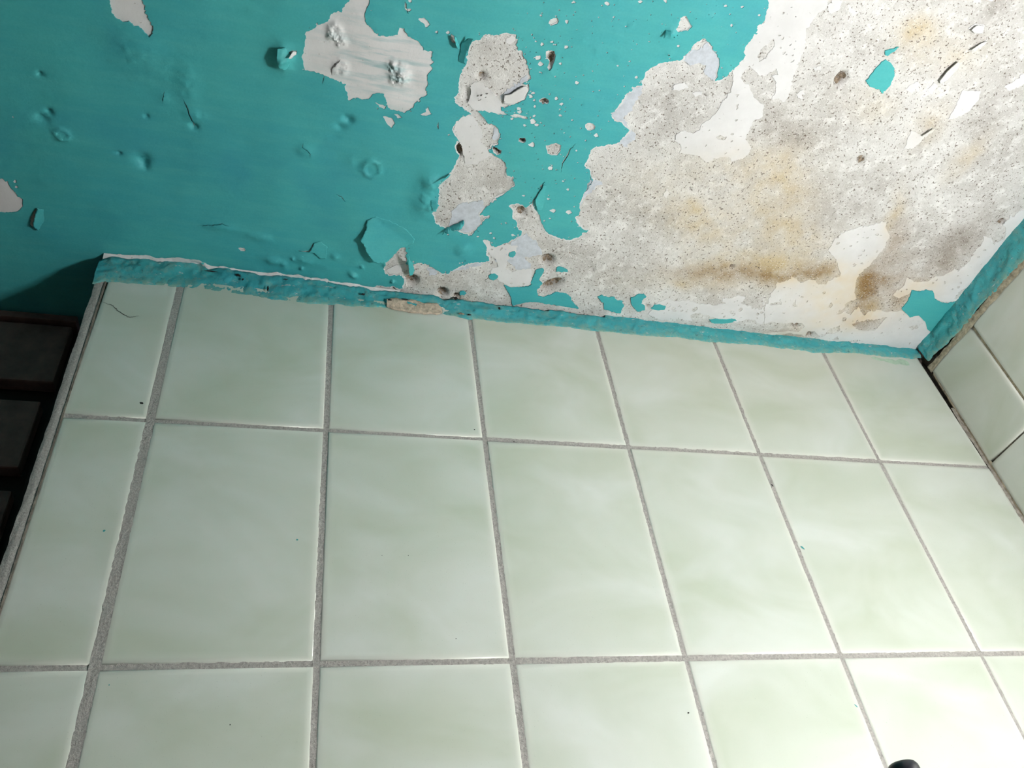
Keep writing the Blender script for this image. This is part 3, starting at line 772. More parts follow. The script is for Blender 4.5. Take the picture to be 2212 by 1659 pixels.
WI = [('P', [(1658, 15), (1649, 46), (1637, 53), (1632, 71), (1611, 96), (1605, 111), (1607, 122), (1596, 137), (1581, 149), (1582, 172), (1578, 197), (1563, 210), (1553, 233), (1535, 253), (1515, 266), (1510, 281), (1492, 286), (1475, 281), (1465, 286), (1457, 301), (1470, 314), (1467, 332), (1495, 333), (1510, 337), (1525, 349), (1543, 342), (1573, 337), (1578, 347), (1606, 344), (1619, 329), (1621, 316), (1609, 299), (1619, 278), (1627, 261), (1647, 251), (1649, 228), (1637, 218), (1619, 195), (1616, 182), (1606, 177), (1599, 165), (1606, 152), (1619, 142), (1639, 162), (1650, 163), (1660, 157), (1675, 147), (1680, 160), (1666, 163), (1676, 178), (1674, 200), (1665, 213), (1683, 211), (1693, 221), (1703, 211), (1711, 183), (1714, 163), (1724, 137), (1734, 114), (1739, 94), (1741, 64), (1752, 48), (1762, 33), (1772, 23), (1787, 15), (1787, -40), (1658, -40)],
       [('P', [(1636, 118), (1645, 103), (1660, 92), (1670, 82), (1673, 97), (1661, 112), (1652, 126), (1637, 132)]), ('D', [(1760, 1165), (1800, 1150), (1860, 1160), (1840, 1190), (1780, 1185)]), ('D', [(1920, 800), (1960, 790), (1945, 820)]), ('D', [(1930, 890), (1955, 880), (1940, 930)])]),
      ('G', [(5, 960), (40, 920), (60, 840), (100, 790), (110, 750), (200, 740), (240, 700), (290, 720), (310, 760), (350, 740), (430, 730), (470, 770), (540, 760), (600, 720), (660, 690), (640, 640), (620, 560), (580, 510), (555, 480), (600, 400), (680, 330), (790, 290), (900, 270), (1000, 245), (1040, 240), (1050, 300), (1068, 360), (1040, 430), (1000, 490), (940, 560), (880, 630), (820, 680), (790, 740), (780, 800), (775, 850), (785, 890), (720, 920), (690, 950), (690, 1000), (740, 1020), (760, 990), (810, 960), (850, 1030), (900, 1000), (960, 980), (1060, 1000), (1180, 985), (1240, 1040), (1310, 1020), (1370, 1080), (1390, 1140), (1450, 1180), (1400, 1250), (1340, 1290), (1270, 1340), (900, 1310), (660, 1290), (480, 1250), (380, 1200), (250, 1180), (100, 1190), (5, 1180)],
       [('G', [(750, 1100), (800, 1080), (870, 1070), (960, 1060), (1050, 1040), (1000, 1085), (950, 1150), (880, 1160), (800, 1150)]), ('G', [(0, 1100), (60, 1080), (120, 1090), (200, 1090), (320, 1090), (345, 1120), (290, 1165), (200, 1160), (100, 1170), (0, 1180)]), ('G', [(520, 1180), (580, 1130), (640, 1110), (650, 1150), (590, 1180)]), ('G', [(330, 1220), (370, 1160), (430, 1160), (480, 1200), (400, 1240)]), ('G', [(1230, 1130), (1300, 1105), (1315, 1130), (1260, 1155)]), ('G', [(235, 940), (275, 895), (270, 930), (290, 950), (255, 955)]), ('G', [(60, 925), (150, 905), (150, 930), (40, 945)]), ('G', [(550, 960), (580, 920), (590, 940), (565, 970)]), ('G', [(610, 1020), (690, 965), (700, 985), (640, 1020)]), ('G', [(720, 1245), (800, 1235), (790, 1255), (720, 1258)]), ('G', [(570, 1230), (630, 1205), (630, 1230), (590, 1245)])]),
      ('G', [(1090, 865), (1140, 820), (1200, 780), (1220, 710), (1280, 750), (1400, 740), (1460, 700), (1530, 690), (1620, 630), (1660, 650), (1760, 560), (1780, 500), (1860, 430), (1870, 350), (1930, 370), (1960, 430), (2050, 380), (2060, 290), (2040, 260), (2100, 180), (2212, 130), (2300, 60), (2300, 220), (2212, 330), (2100, 450), (2000, 590), (1900, 720), (1800, 850), (1700, 920), (1640, 905), (1530, 915), (1450, 875), (1440, 815), (1380, 805), (1330, 820), (1260, 810), (1240, 850), (1160, 885)],
       [('G', [(1640, 850), (1690, 800), (1800, 785), (1770, 840), (1700, 880), (1620, 885)])]),
      ('F', [(1020, 1180), (1110, 1080), (1190, 1050), (1250, 1070), (1340, 1060), (1420, 1080), (1520, 1090), (1620, 1110), (1680, 1090), (1660, 1050), (1750, 1040), (1800, 1020), (1860, 1040), (1820, 1090), (1900, 1120), (2000, 1140), (2020, 1000), (2015, 1050), (2015, 1150), (2010, 1230), (2000, 1265), (1960, 1240), (1880, 1210), (1780, 1245), (1700, 1230), (1600, 1210), (1450, 1170), (1380, 1190), (1400, 1240), (1280, 1220), (1150, 1230)], []),
      ('C', [(1590, 400), (1650, 385), (1700, 450), (1800, 420), (1830, 440), (1890, 430), (1880, 480), (1850, 520), (1800, 560), (1780, 640), (1830, 660), (1900, 640), (2000, 640), (2010, 720), (2000, 770), (1950, 785), (1830, 780), (1740, 740), (1660, 690), (1660, 640), (1720, 620), (1700, 560), (1650, 520)], []),
      ('E', [(1200, 1270), (1210, 1200), (1250, 1110), (1350, 1150), (1420, 1080), (1440, 1100), (1340, 1190), (1280, 1260)], []),
      ('E', [(1560, 1010), (1640, 900), (1690, 770), (1850, 780), (1830, 850), (1740, 950), (1640, 1000)], []),
      ('E', [(1740, 240), (1800, 200), (1880, 215), (1860, 290), (1790, 280)], []), ('E', [(1740, 430), (1830, 370), (1910, 340), (1880, 390), (1780, 450)], []),
      ('E', [(2050, 740), (2130, 690), (2240, 610), (2240, 720), (2100, 770)], []),
      ('B', [(500, 1030), (600, 985), (650, 1000), (700, 1090), (720, 1170), (700, 1200), (760, 1280), (800, 1330), (700, 1380), (680, 1410), (570, 1410), (560, 1350), (540, 1240), (510, 1160), (475, 1110)], []),
      ('B', [(620, 720), (680, 690), (720, 710), (800, 780), (860, 850), (890, 900), (880, 930), (940, 980), (800, 955), (650, 940), (600, 880), (620, 800)], []),
      ('B', [(920, 330), (960, 300), (1005, 310), (1005, 350), (960, 375), (920, 365)], []), ('C', [(760, 640), (840, 600), (940, 590), (950, 640), (900, 665), (800, 675)], []),
      ('E', [(1200, 760), (1300, 690), (1330, 720), (1260, 790)], []), ('E', [(1390, 760), (1450, 700), (1480, 730), (1430, 800)], []),
      ('E', [(540, 40), (600, -20), (660, 10), (640, 80), (560, 120)], []), ('E', [(270, 800), (330, 760), (340, 800), (320, 860)], []), ('E', [(420, 580), (490, 560), (500, 590), (440, 600)], []),
      ('F', [(1150, 160), (1180, 110), (1205, 150), (1190, 190)], []), ('E', [(1900, 0), (1960, -20), (1950, 15)], []),
      ('D', [(1400, 720), (1500, 700), (1530, 740), (1440, 770), (1390, 770)], []), ('D', [(1560, 790), (1640, 770), (1640, 800), (1590, 820)], [])]
for i, (c, q, h) in enumerate(WI):
    island('undercoat_patch', c, q, zwhite, M['white'], 2.6, 40 + i, h, stain=True, spots=(26, 60, 22, 40)[i] if i < 4 else (6 if i in (4, 10, 11) else 0))
PI = [('D', [(1465, 515), (1530, 440), (1600, 425), (1710, 350), (1770, 450), (1795, 510), (1790, 570), (1750, 685), (1700, 660), (1650, 610), (1680, 560), (1620, 530), (1540, 560)]),
      ('D', [(860, 980), (930, 900), (980, 830), (1050, 740), (1130, 730), (1120, 800), (1080, 860), (1040, 930), (980, 1000), (1010, 1050), (1010, 1100)]),
      ('D', [(950, 1180), (1020, 1110), (1080, 1140), (1080, 1190), (1030, 1230), (910, 1225)]),
      ('C', [(1330, 150), (1400, 100), (1500, 70), (1600, 60), (1600, 140), (1570, 190), (1560, 280), (1480, 340), (1380, 310), (1290, 270), (1320, 210)]),
      ('C', [(1700, 560), (1820, 430), (1960, 330), (2000, 380), (2050, 420), (2100, 480), (2080, 520), (1950, 540), (2000, 600), (2000, 640), (1900, 690), (1870, 640), (1800, 560), (1750, 600)]),
      ('F', [(545, 0), (640, 60), (560, 110), (480, 200), (440, 270), (440, 200), (500, 120)]),
      ('C', [(1420, 600), (1560, 570), (1630, 590), (1560, 605), (1380, 655), (1320, 655)]), ('B', [(820, 1090), (850, 1100), (868, 1150), (845, 1200), (810, 1200)]),
      ('B', [(940, 760), (1000, 720), (1080, 660), (1110, 640), (1110, 680), (1050, 720), (1080, 790), (1000, 860), (900, 860), (870, 820)]), ('C', [(1110, 650), (1150, 630), (1195, 640), (1200, 680), (1150, 690)])]
for i, (c, q) in enumerate(PI):
    island('primer_patch', c, q, zprimer, M['primer'], 5.0, 90 + i)

# crumbled hollows: crisp broken outline, sandy inside
for bi, (bx, by, rx_, ry_, dep, rot) in enumerate(PITS):
    if rx_ < 0.0024: continue
    n = 34; c_, s_ = math.cos(rot), math.sin(rot)
    P = []
    for i in range(n):
        a = i / n * 6.283; k = 1.0 + 0.6 * float(fbm(math.cos(a) * 2 + bi, math.sin(a) * 2, 19, 3))
        u, v = rx_ * k * math.cos(a) * 0.95, ry_ * k * math.sin(a) * 0.95
        P.append((bx + u * c_ - v * s_, by + u * s_ + v * c_))
    P = np.array(P)
    m_ = 90
    g = np.column_stack([bx + rng.uniform(-1, 1, m_) * max(rx_, ry_), by + rng.uniform(-1, 1, m_) * max(rx_, ry_)])
    g = g[inside(P, g)]
    def zp(x, y): return zbase(x, y) - 0.0005 + (fbm(x * 500, y * 500, 33, 2)) * 0.0035
    o = sheet('crumbled_hollow', P, [], g, zp, lambda x, y: zbase(x, y) + 0.001, M['pit'], ceiling, smooth=False)

# ------------------------------------------------------------------ loose, curled flakes
def flake(c, pts, hinge, lift, curl=1.4, mat='teal', name='paint_flake', thick=0.0007, off=0.0, amp=0.8, label=None):
    """a sheet hinged along one line and drooping away from the ceiling with distance from it"""
    P = up(rough(px(c, pts), amp, 2.0, int(pts[0][0])))
    h = up(px(c, hinge)); a, b = h[0], h[1]
    t = (b - a) / np.linalg.norm(b - a); n = np.array([-t[1], t[0]])
    cen = P.mean(0)
    if (cen - a) @ n < 0: n = -n
    dmax = max(1e-4, ((P - a) @ n).max())
    lo = P.min(0); hi = P.max(0)
    g = np.column_stack([v.ravel() for v in np.meshgrid(np.arange(lo[0], hi[0], 0.002), np.arange(lo[1], hi[1], 0.002))])
    g = g[inside(P, g)]
    v, f = triangulate(P, [], g)
    d = np.clip((v - a) @ n, 0, None) / dmax
    lf = lift * d ** curl
    shrink = (lift * lift * 0.30 / dmax) * d ** (2 * curl - 1)      # the sheet keeps its length
    xy = v - n * shrink[:, None]
    z = zteal(v[:, 0], v[:, 1]) - 0.00022 - off - lf - fbm(v[:, 0] * 90, v[:, 1] * 90, 3, 2) * 0.0015 * d
    a2 = (v[f[:, 1], 0] - v[f[:, 0], 0]) * (v[f[:, 2], 1] - v[f[:, 0], 1]) - (v[f[:, 2], 0] - v[f[:, 0], 0]) * (v[f[:, 1], 1] - v[f[:, 0], 1])
    f = np.where((a2 > 0)[:, None], f[:, ::-1], f)
    nn = len(v)
    V = np.vstack([np.column_stack([xy, z]), np.column_stack([xy, z + thick])])
    bd = boundary(f)
    Fc = [tuple(t_) for t_ in f] + [tuple(t_ + nn) for t_ in f[:, ::-1]] + [(b_, a_, a_ + nn, b_ + nn) for a_, b_ in bd]
    mi = [0] * len(f) + [1] * len(f) + [0] * (len(Fc) - 2 * len(f))
    o = mesh_obj(name, V, Fc, [M[mat], M['paint_back']], ceiling, True, mi)
    if mat == 'white': paint(o, V)
    if label: tag(o, label)
    return o
flake('C', [(605, 215), (590, 290), (545, 360), (575, 400), (600, 450), (650, 520), (700, 540), (770, 535), (830, 495), (890, 445), (930, 440), (1000, 420), (1010, 380), (940, 300), (800, 230), (680, 190)], [(650, 170), (980, 430)], 0.0125, 1.2, label='large curled paint flake drooping from the ceiling')
flake('C', [(932, 442), (950, 500), (985, 560), (1008, 640), (990, 672), (958, 665), (945, 590), (936, 520)], [(1040, 560), (1010, 660)], 0.016, 1.0)
flake('B', [(530, 370), (600, 300), (650, 295), (615, 360), (592, 430), (570, 490), (578, 525), (510, 515), (515, 470), (530, 430)], [(515, 380), (500, 520)], 0.010, 1.2)
flake('B', [(455, 285), (480, 290), (510, 360), (520, 400), (490, 390), (470, 350)], [(520, 300), (540, 400)], 0.008, 1.0)
flake('B', [(430, 1480), (450, 1490), (420, 1510), (360, 1512), (300, 1520), (360, 1500)], [(455, 1470), (440, 1520)], 0.016, 1.0)
flake('C', [(1225, 295), (1300, 260), (1370, 228), (1425, 215), (1432, 235), (1380, 245), (1310, 275)], [(1220, 310), (1300, 275)], 0.010, 1.0)
flake('C', [(1370, 290), (1400, 240), (1430, 225), (1430, 260), (1400, 285)], [(1440, 220), (1440, 270)], 0.006, 1.0)
flake('B', [(900, 800), (960, 790), (1040, 735), (1090, 720), (1110, 760), (1060, 850), (980, 890), (900, 880)], [(1110, 820), (950, 900)], 0.0030, 1.3, 'white', 'undercoat_flake')
flake('E', [(1480, 680), (1550, 590), (1640, 510), (1665, 540), (1640, 600), (1560, 680), (1500, 710)], [(1680, 570), (1520, 730)], 0.0035, 1.2, 'white', 'undercoat_flake')
flake('E', [(1750, 245), (1800, 210), (1870, 220), (1860, 285), (1790, 285)], [(1880, 240), (1830, 300)], 0.003, 1.2, 'white', 'undercoat_flake')
flake('E', [(1750, 420), (1830, 370), (1900, 350), (1880, 390), (1790, 440)], [(1910, 370), (1800, 455)], 0.003, 1.2, 'white', 'undercoat_flake')
flake('E', [(1330, 1140), (1400, 1090), (1440, 1070), (1430, 1110), (1350, 1150)], [(1440, 1120), (1370, 1160)], 0.004, 1.2, 'white', 'undercoat_flake')
flake('D', [(1305, 310), (1330, 250), (1375, 250), (1370, 275), (1335, 295)], [(1310, 240), (1390, 240)], 0.006, 1.0)
flake('A', [(320, 440), (360, 415), (400, 432), (395, 452), (350, 455)], [(400, 420), (400, 460)], 0.008, 1.0, 'white', 'undercoat_flake')
flake('A', [(230, 380), (300, 380), (345, 440), (350, 520), (310, 560), (250, 540), (220, 470)], [(340, 380), (360, 560)], 0.009, 1.2)
flake('P', [(82, 445), (95, 450), (96, 475), (84, 494), (74, 482), (76, 464)], [(100, 445), (100, 495)], 0.006, 1.2)
flake('H', [(1950, 225), (2040, 245), (2075, 200), (2090, 170), (2140, 160), (2200, 200), (2190, 300), (2140, 300), (2090, 245)], [(2200, 140), (2230, 310)], 0.005, 1.3)
flake('F', [(60, 205), (95, 145), (135, 70), (160, 80), (150, 200), (120, 290), (80, 290)], [(190, 100), (150, 330)], 0.0025, 1.2)
flake('C', [(1145, 40), (1200, 45), (1222, 70), (1205, 95), (1160, 130), (1150, 80)], [(1140, 50), (1140, 130)], 0.006, 1.1)

# ------------------------------------------------------------------ tiled back wall
WALL_T = 0.012
bm = bmesh.new()
add_box(bm, (-0.100, WALL_T, 0.0), (1.42, 0.15, ZO + 0.262)); 
wall_back = bm_obj('wall_back', bm, M['grout_dark'])
tag(wall_back, 'wall of pale sage glazed tiles below the teal ceiling', 'wall', kind='structure')

TW, TH = 0.2, 0.29675
GV = [0.0075, 0.0052, 0.0046, 0.0040, 0.0036, 0.0034]     # vertical joints, left to right
_tile_cache = {}
def tile_mesh(w, h, t=0.010, bev=0.0022):
    key = (round(w, 4), round(h, 4))
    if key in _tile_cache: return _tile_cache[key]
    # face in x-z plane, front towards -y, pressed rim rounded over
    rings = []
    for ins, dy in ((0.0, 0.0), (0.0, -t + bev), (bev * 0.3, -t + bev * 0.35), (bev, -t), (0.007, -t - 0.00012), (0.012, -t - 0.0002)):
        rings.append([(-w / 2 + ins, dy, -h / 2 + ins), (w / 2 - ins, dy, -h / 2 + ins), (w / 2 - ins, dy, h / 2 - ins), (-w / 2 + ins, dy, h / 2 - ins)])
    V = [p for r in rings for p in r]; Fc = []
    for k in range(len(rings) - 1):
        for i in range(4):
            j = (i + 1) % 4
            Fc.append((k * 4 + i, k * 4 + j, k * 4 + 4 + j, k * 4 + 4 + i))
    b = (len(rings) - 1) * 4
    Fc.append((b, b + 1, b + 2, b + 3)); Fc.append((3, 2, 1, 0))
    me = bpy.data.meshes.new('tile'); me.from_pydata(V, [], Fc)
    me.materials.append(M['tile'])
    a = me.attributes.new('rim', 'FLOAT', 'POINT')
    a.data.foreach_set('value', [1, 1, 1, 1] * 3 + [0.9] * 4 + [0.25] * 4 + [0.0] * 4)
    me.polygons.foreach_set('use_smooth', [True] * len(Fc)); me.update()
    _tile_cache[key] = me
    return me
def custom_tile(quad, t=0.010, bev=0.0022):
    """a cut tile: quad in (u, w) of the wall plane"""
    q = np.array(quad, float); c = q.mean(0)
    rings = []
    for ins, dy in ((0.0, 0.0), (0.0, -t + bev), (bev * 0.3, -t + bev * 0.35), (bev, -t), (0.007, -t - 0.00012), (0.012, -t - 0.0002)):
        d = c - q; rings.append([(p[0] + np.sign(e[0]) * ins - c[0], dy, p[1] + np.sign(e[1]) * ins - c[1]) for p, e in zip(q, d)])
    V = [p for r in rings for p in r]; Fc = []
    for k in range(len(rings) - 1):
        for i in range(4):
            j = (i + 1) % 4
            Fc.append((k * 4 + i, k * 4 + j, k * 4 + 4 + j, k * 4 + 4 + i))
    b = (len(rings) - 1) * 4
    Fc.append((b, b + 1, b + 2, b + 3)); Fc.append((3, 2, 1, 0))
    me = bpy.data.meshes.new('tile'); me.from_pydata(V, [], Fc)
    me.materials.append(M['tile'])
    a = me.attributes.new('rim', 'FLOAT', 'POINT')
    a.data.foreach_set('value', [1, 1, 1, 1] * 3 + [0.9] * 4 + [0.25] * 4 + [0.0] * 4)
    me.polygons.foreach_set('use_smooth', [True] * len(Fc)); me.update()
    return me, c

# column limits (centre lines of the joints) and row limits
cols = [-0.0925] + [k * TW for k in range(6)] + [1.197]
rows = [ZO + 0.2500, ZO] + [ZO - k * TH for k in range(1, 8)] + [0.0]
half_v = [0.0] + [g / 2 for g in GV] + [0.0]
half_h = [0.0, 0.0021, 0.0025] + [0.0025] * 7
tiles = {}
for r in range(len(rows) - 1):
    for c in range(len(cols) - 1):
        x0 = cols[c] + half_v[c]; x1 = cols[c + 1] - half_v[c + 1]
        z1 = rows[r] - half_h[r]; z0 = rows[r + 1] + half_h[r + 1]
        j = [random.uniform(-0.0004, 0.0004) for _ in range(4)]
        if c == 6:                                  # cut along the corner, leaving a gap that widens upwards
            me, cc = custom_tile([(x0, z0), ((1.1975 if r > 0 else 1.196), z0), ((1.1965 if r > 0 else 1.1920), z1), (x0, z1)])
        elif r == 0 and c == 0:
            me, cc = custom_tile([(x0 - 0.001, z0), (x1, z0), (x1, z1), (x0 + 0.003, z1)])
        else:
            me = tile_mesh(x1 - x0, z1 - z0); cc = ((x0 + x1) / 2, (z0 + z1) / 2)
        o = link(bpy.data.objects.new('tile', me), wall_back)
        o.location = (cc[0] + j[0], 0.010 + j[2], cc[1] + j[1])
        o.rotation_euler = (random.uniform(-.0018, .0018), 0, random.uniform(-.0022, .0022))
        tiles[(r, c)] = o

# grout beds between the tiles (slightly sunken, uneven)
def bar(name, a, b, w, proud, mat, parent, axis='x', seg=0.006, rough_amp=0.0008, sag=0.6, n=7, other=0.0, seed=0, wvar=0.0):
    """a strip of mortar from a to b; the profile runs across the width"""
    a = np.array(a, float); b = np.array(b, float)
    Ln = np.linalg.norm(b - a); m_ = max(4, int(Ln / seg))
    d = (b - a) / Ln
    out = np.array([0, -1.0, 0]) if axis == 'x' else np.array([-1.0, 0, 0])
    side = np.cross(d, out)
    V = []; Fc = []
    for i in range(m_ + 1):
        p = a + d * Ln * i / m_
        ww = w * (1 + wvar * float(fbm(i * seg * 40 + seed, seed * 1.7, 12, 3)) * 2)
        for k in range(n):
            u = k / (n - 1) * 2 - 1
            hgt = proud * (1 - sag * (abs(u) ** 2.2 if sag > 0 else 0)) + float(fbm(i * seg * 220 + seed * 3.1, u * 2.2 + seed, 41, 3)) * rough_amp * 2
            V.append(p + side * u * ww / 2 + out * hgt)
    for i in range(m_):
        for k in range(n - 1):
            q = i * n + k
            Fc.append((q, q + n, q + n + 1, q + 1))
    return mesh_obj(name, V, Fc, mat, parent, True)
ZB = ZO - 1.2
for c in range(1, 7):
    x = cols[c]; g = GV[c - 1]
    bar('grout_line', (x, 0.0, ZB), (x, 0.0, rows[0]), g + 0.003, -0.0012 + (0.0009 if c == 1 else 0), M['grout'], wall_back, 'x', 0.003, 0.0009, 0.3, 7, seed=c)
for r in range(1, 5):
    bar('grout_line', (cols[0], 0.0, rows[r]), (cols[-1] - 0.001, 0.0, rows[r]), 0.0072, -0.0012, M['grout'], wall_back, 'x', 0.003, 0.0008, 0.3, 7, seed=20 + r)
# end of the wall: mortar edge, and the thin glazed edge of the tiles lining the reveal
bar('edge_mortar', (-0.0990, 0.001, ZB), (-0.0990, 0.001, ZO + 0.245), 0.0115, 0.0012, M['grout'], wall_back, 'x', 0.004, 0.0013, 0.9, 9, seed=51, wvar=0.25)
bm = bmesh.new(); add_box(bm, (-0.0935, -0.0005, ZB), (-0.0915, 0.011, ZO + 0.246)); bm_obj('edge_dark_joint', bm, M['grout_dark'], wall_back)  # dark joint between the edge mortar and the tiles
z = ZO + 0.245
for zt, zb in ((ZO + 0.245, ZO + 0.002), (ZO - 0.004, ZO - TH + 0.003), (ZO - TH - 0.003, ZO - 2 * TH + 0.003), (ZO - 2 * TH - 0.003, ZO - 3 * TH), (ZO - 3 * TH - .005, ZO - 4 * TH), (ZO - 4 * TH - .005, ZO - 5 * TH), (ZO - 5 * TH - .005, ZO - 6 * TH), (ZO - 6 * TH - .005, ZO - 7 * TH), (ZO - 7 * TH - .005, 0.002)):
    me = tile_mesh(0.128, zt - zb, 0.0045, 0.0015)
    o = link(bpy.data.objects.new('reveal_tile', me), wall_back)
    o.location = (-0.1015, 0.0690, (zt + zb) / 2); o.rotation_euler = (0, 0, -math.pi / 2)

# small marks on the glaze
def speck(tile, pxy, rx, ry, mat, name='speck', rot=0.0):
    p = on_plane([pxy], 1, 0.0)[0]
    V = [(0, -0.00035, 0)]; n = 10
    for i in range(n):
        a = i / n * 6.283; k = random.uniform(.75, 1.15)
        u, w = rx * k * math.cos(a), ry * k * math.sin(a)
        V.append((u * math.cos(rot) - w * math.sin(rot), 0.0, u * math.sin(rot) + w * math.cos(rot)))
    o = mesh_obj(name, V, [(0, i + 1, (i + 1) % n + 1) for i in range(n)], mat, tile, True)
    loc = Vector((p[0], -0.0003, p[2])) - tile.location
    o.location = loc
    return o
def tile_at(pxy):
    p = on_plane([pxy], 1, 0.0)[0]
    c = max(0, min(6, sum(1 for v in cols[1:-1] if p[0] > v))); r = sum(1 for v in rows[1:-1] if p[2] < v)
    return tiles[(r, c)]
for q, rx, ry, mt, rot in [((306, 871), .0026, .0018, 'fleck_dark', -.3), ((225, 1147), .0016, .0016, 'fleck_teal', 0), ((1733, 1183), .0034, .0012, 'fleck_teal', -.8), ((1849, 1525), .0024, .0009, 'fleck_teal', -.9),
                           ((882, 1200), .0012, .0009, 'fleck_dark', 0), ((642, 1166), .0011, .0011, 'fleck_teal', 0), ((985, 1380), .0013, .001, 'fleck_dark', 0), ((825, 1200), .0008, .0008, 'fleck_dark', 0), ((1668, 1048), .0028, .0007, 'fleck_dark', -1.1),
                           ((1487, 1340 + 200), .001, .001, 'fleck_dark', 0), ((236, 1480), .001, .001, 'fleck_teal', 0), ((497, 1566), .001, .001, 'fleck_dark', 0), ((1025, 928), .001, .0008, 'fleck_dark', 0), ((1110, 955), .0011, .0008, 'fleck_dark', 0)]:
    speck(tile_at(q), q, rx, ry, M[mt], rot=rot)
# hairline crack in the corner tile
cr = resample_open([(218, 652), (232, 657), (244, 661), (252, 670), (266, 679), (280, 686), (300, 683)], 2.0)
cr = on_plane(cr + rng.normal(0, .6, cr.shape), 1, 0.0)
wd = 0.00055 * np.sin(np.linspace(0.2, 2.9, len(cr)))
t0 = tiles[(0, 0)]
V = [tuple(Vector((p[0], -0.0005, p[2] + w)) - t0.location) for p, w in zip(cr, wd)] + [tuple(Vector((p[0], -0.0005, p[2] - w)) - t0.location) for p, w in zip(cr, wd)]
n = len(cr)
mesh_obj('hairline_crack', V, [(i, i + n, i + n + 1, i + 1) for i in range(n - 1)], M['fleck_dark'], t0)

# teal painted band of plaster between the tiles and the ceiling
def band(name, top_px, bot_px, axis, val, mat, parent, thick=0.004, seed=0, rows_=14, seal=None):
    T = on_plane(top_px, axis, val); B = on_plane(bot_px, axis, val)
    if axis == 0:                                   # the band runs on along the whole wall
        T = np.vstack([T, [val, -1.70, T[-1, 2]]]); B = np.vstack([B, [val, -1.70, B[-1, 2]]])
    u = 0 if axis == 1 else 1
    if axis == 1:
        us = np.arange(T[0, u], T[-1, u], 0.0022)
    else:
        us = np.arange(T[0, u], T[-1, u], -0.0022)
    key = us if axis == 1 else -us
    tz = np.interp(key, T[:, u] if axis == 1 else -T[:, u], T[:, 2]) + fbm(us * 130, us * 0 + seed, 3, 3) * 0.005
    bz = np.interp(key, B[:, u] if axis == 1 else -B[:, u], B[:, 2]) + fbm(us * 90, us * 0 + seed + 9, 7, 4) * 0.006
    V = []; Fc = []; edge_ = []
    nr_ = rows_ + 2
    for i, uu in enumerate(us):
        xx = uu if axis == 1 else val
        t_ = tz[i]
        if seal is not None and uu * (1 if axis == 1 else 0) >= seal: t_ = max(t_, float(Hc(xx)) + 0.003)
        for k in range(nr_):
            s = max(0.0, min(1.0, (k - 1) / (rows_ - 1)))
            if k == nr_ - 1: zz, dp = t_ + 0.001, -0.010
            elif k == 0: zz, dp = bz[i], -0.0008
            else:
                zz = bz[i] + (t_ - bz[i]) * s
                dp = thick * s ** 0.55 * (1 - 0.35 * s) + (float(fbm(uu * 55, zz * 70, seed + 3, 4)) * 0.009 + float(fbm(uu * 160, zz * 190, seed + 13, 3)) * 0.004) * min(1, s * 3 + 0.1) * (1 if k < rows_ - 1 else 0.5)
                dp = max(dp, 0.0003)
            V.append((uu, val - dp, zz) if axis == 1 else (val - dp, uu, zz))
            edge_.append(s)
    for i in range(len(us) - 1):
        for k in range(nr_ - 1):
            q = i * nr_ + k
            Fc.append((q, q + nr_, q + nr_ + 1, q + 1))
    o = mesh_obj(name, V, Fc, mat, parent, True)
    a = o.data.attributes.new('edge', 'FLOAT', 'POINT'); a.data.foreach_set('value', edge_)
    return o
top_band = (px('H', [(255, 345), (360, 308), (480, 322), (580, 318), (700, 322), (750, 344), (860, 337), (1000, 342), (1110, 347), (1180, 420), (1240, 408), (1300, 393), (1420, 425), (1550, 443), (1700, 468), (1800, 473), (1870, 468), (1950, 473), (2020, 503), (2120, 503), (2212, 522)])
            + px('C', [(200, 745), (330, 778), (470, 798), (550, 795), (640, 830), (800, 835), (900, 848), (1000, 858), (1200, 882), (1260, 915), (1330, 907), (1420, 907), (1560, 927), (1700, 952), (1850, 967), (2000, 982), (2150, 1000)])
            + px('F', [(150, 1148), (330, 1168), (500, 1193), (680, 1218), (800, 1243), (950, 1273), (1100, 1283), (1250, 1278), (1400, 1293), (1470, 1323), (1560, 1352), (1700, 1367), (1850, 1377), (1950, 1377), (2040, 1410), (2150, 1436)])
            + px('G', [(150, 1275), (300, 1288), (400, 1288), (430, 1270), (500, 1257), (600, 1277), (660, 1308), (780, 1282), (900, 1312), (1000, 1330), (1180, 1332), (1300, 1325)]))
bot_band = (px('H', [(200, 530), (300, 512), (600, 532), (950, 552), (1000, 572), (1300, 602), (1700, 662), (2000, 692), (2212, 702)])
            + px('C', [(250, 930), (500, 960), (720, 970), (860, 985), (1000, 1012), (1250, 1022), (1450, 1062), (1600, 1072), (1850, 1102), (2050, 1112)])
            + px('F', [(0, 1265), (300, 1285), (550, 1320), (800, 1340), (1000, 1362), (1300, 1382), (1560, 1420), (2000, 1442)])
            + px('G', [(150, 1310), (300, 1325), (430, 1345), (600, 1348), (780, 1355), (850, 1360), (950, 1372), (1050, 1380), (1200, 1392), (1250, 1395), (1300, 1390)]))
trim_1 = band('trim_1', top_band, bot_band, 1, 0.0, M['teal_strip'], None, 0.004, 1, seal=0.62)
tag(trim_1, 'rough teal painted plaster band along the top of the tiled back wall', 'trim', kind='structure')
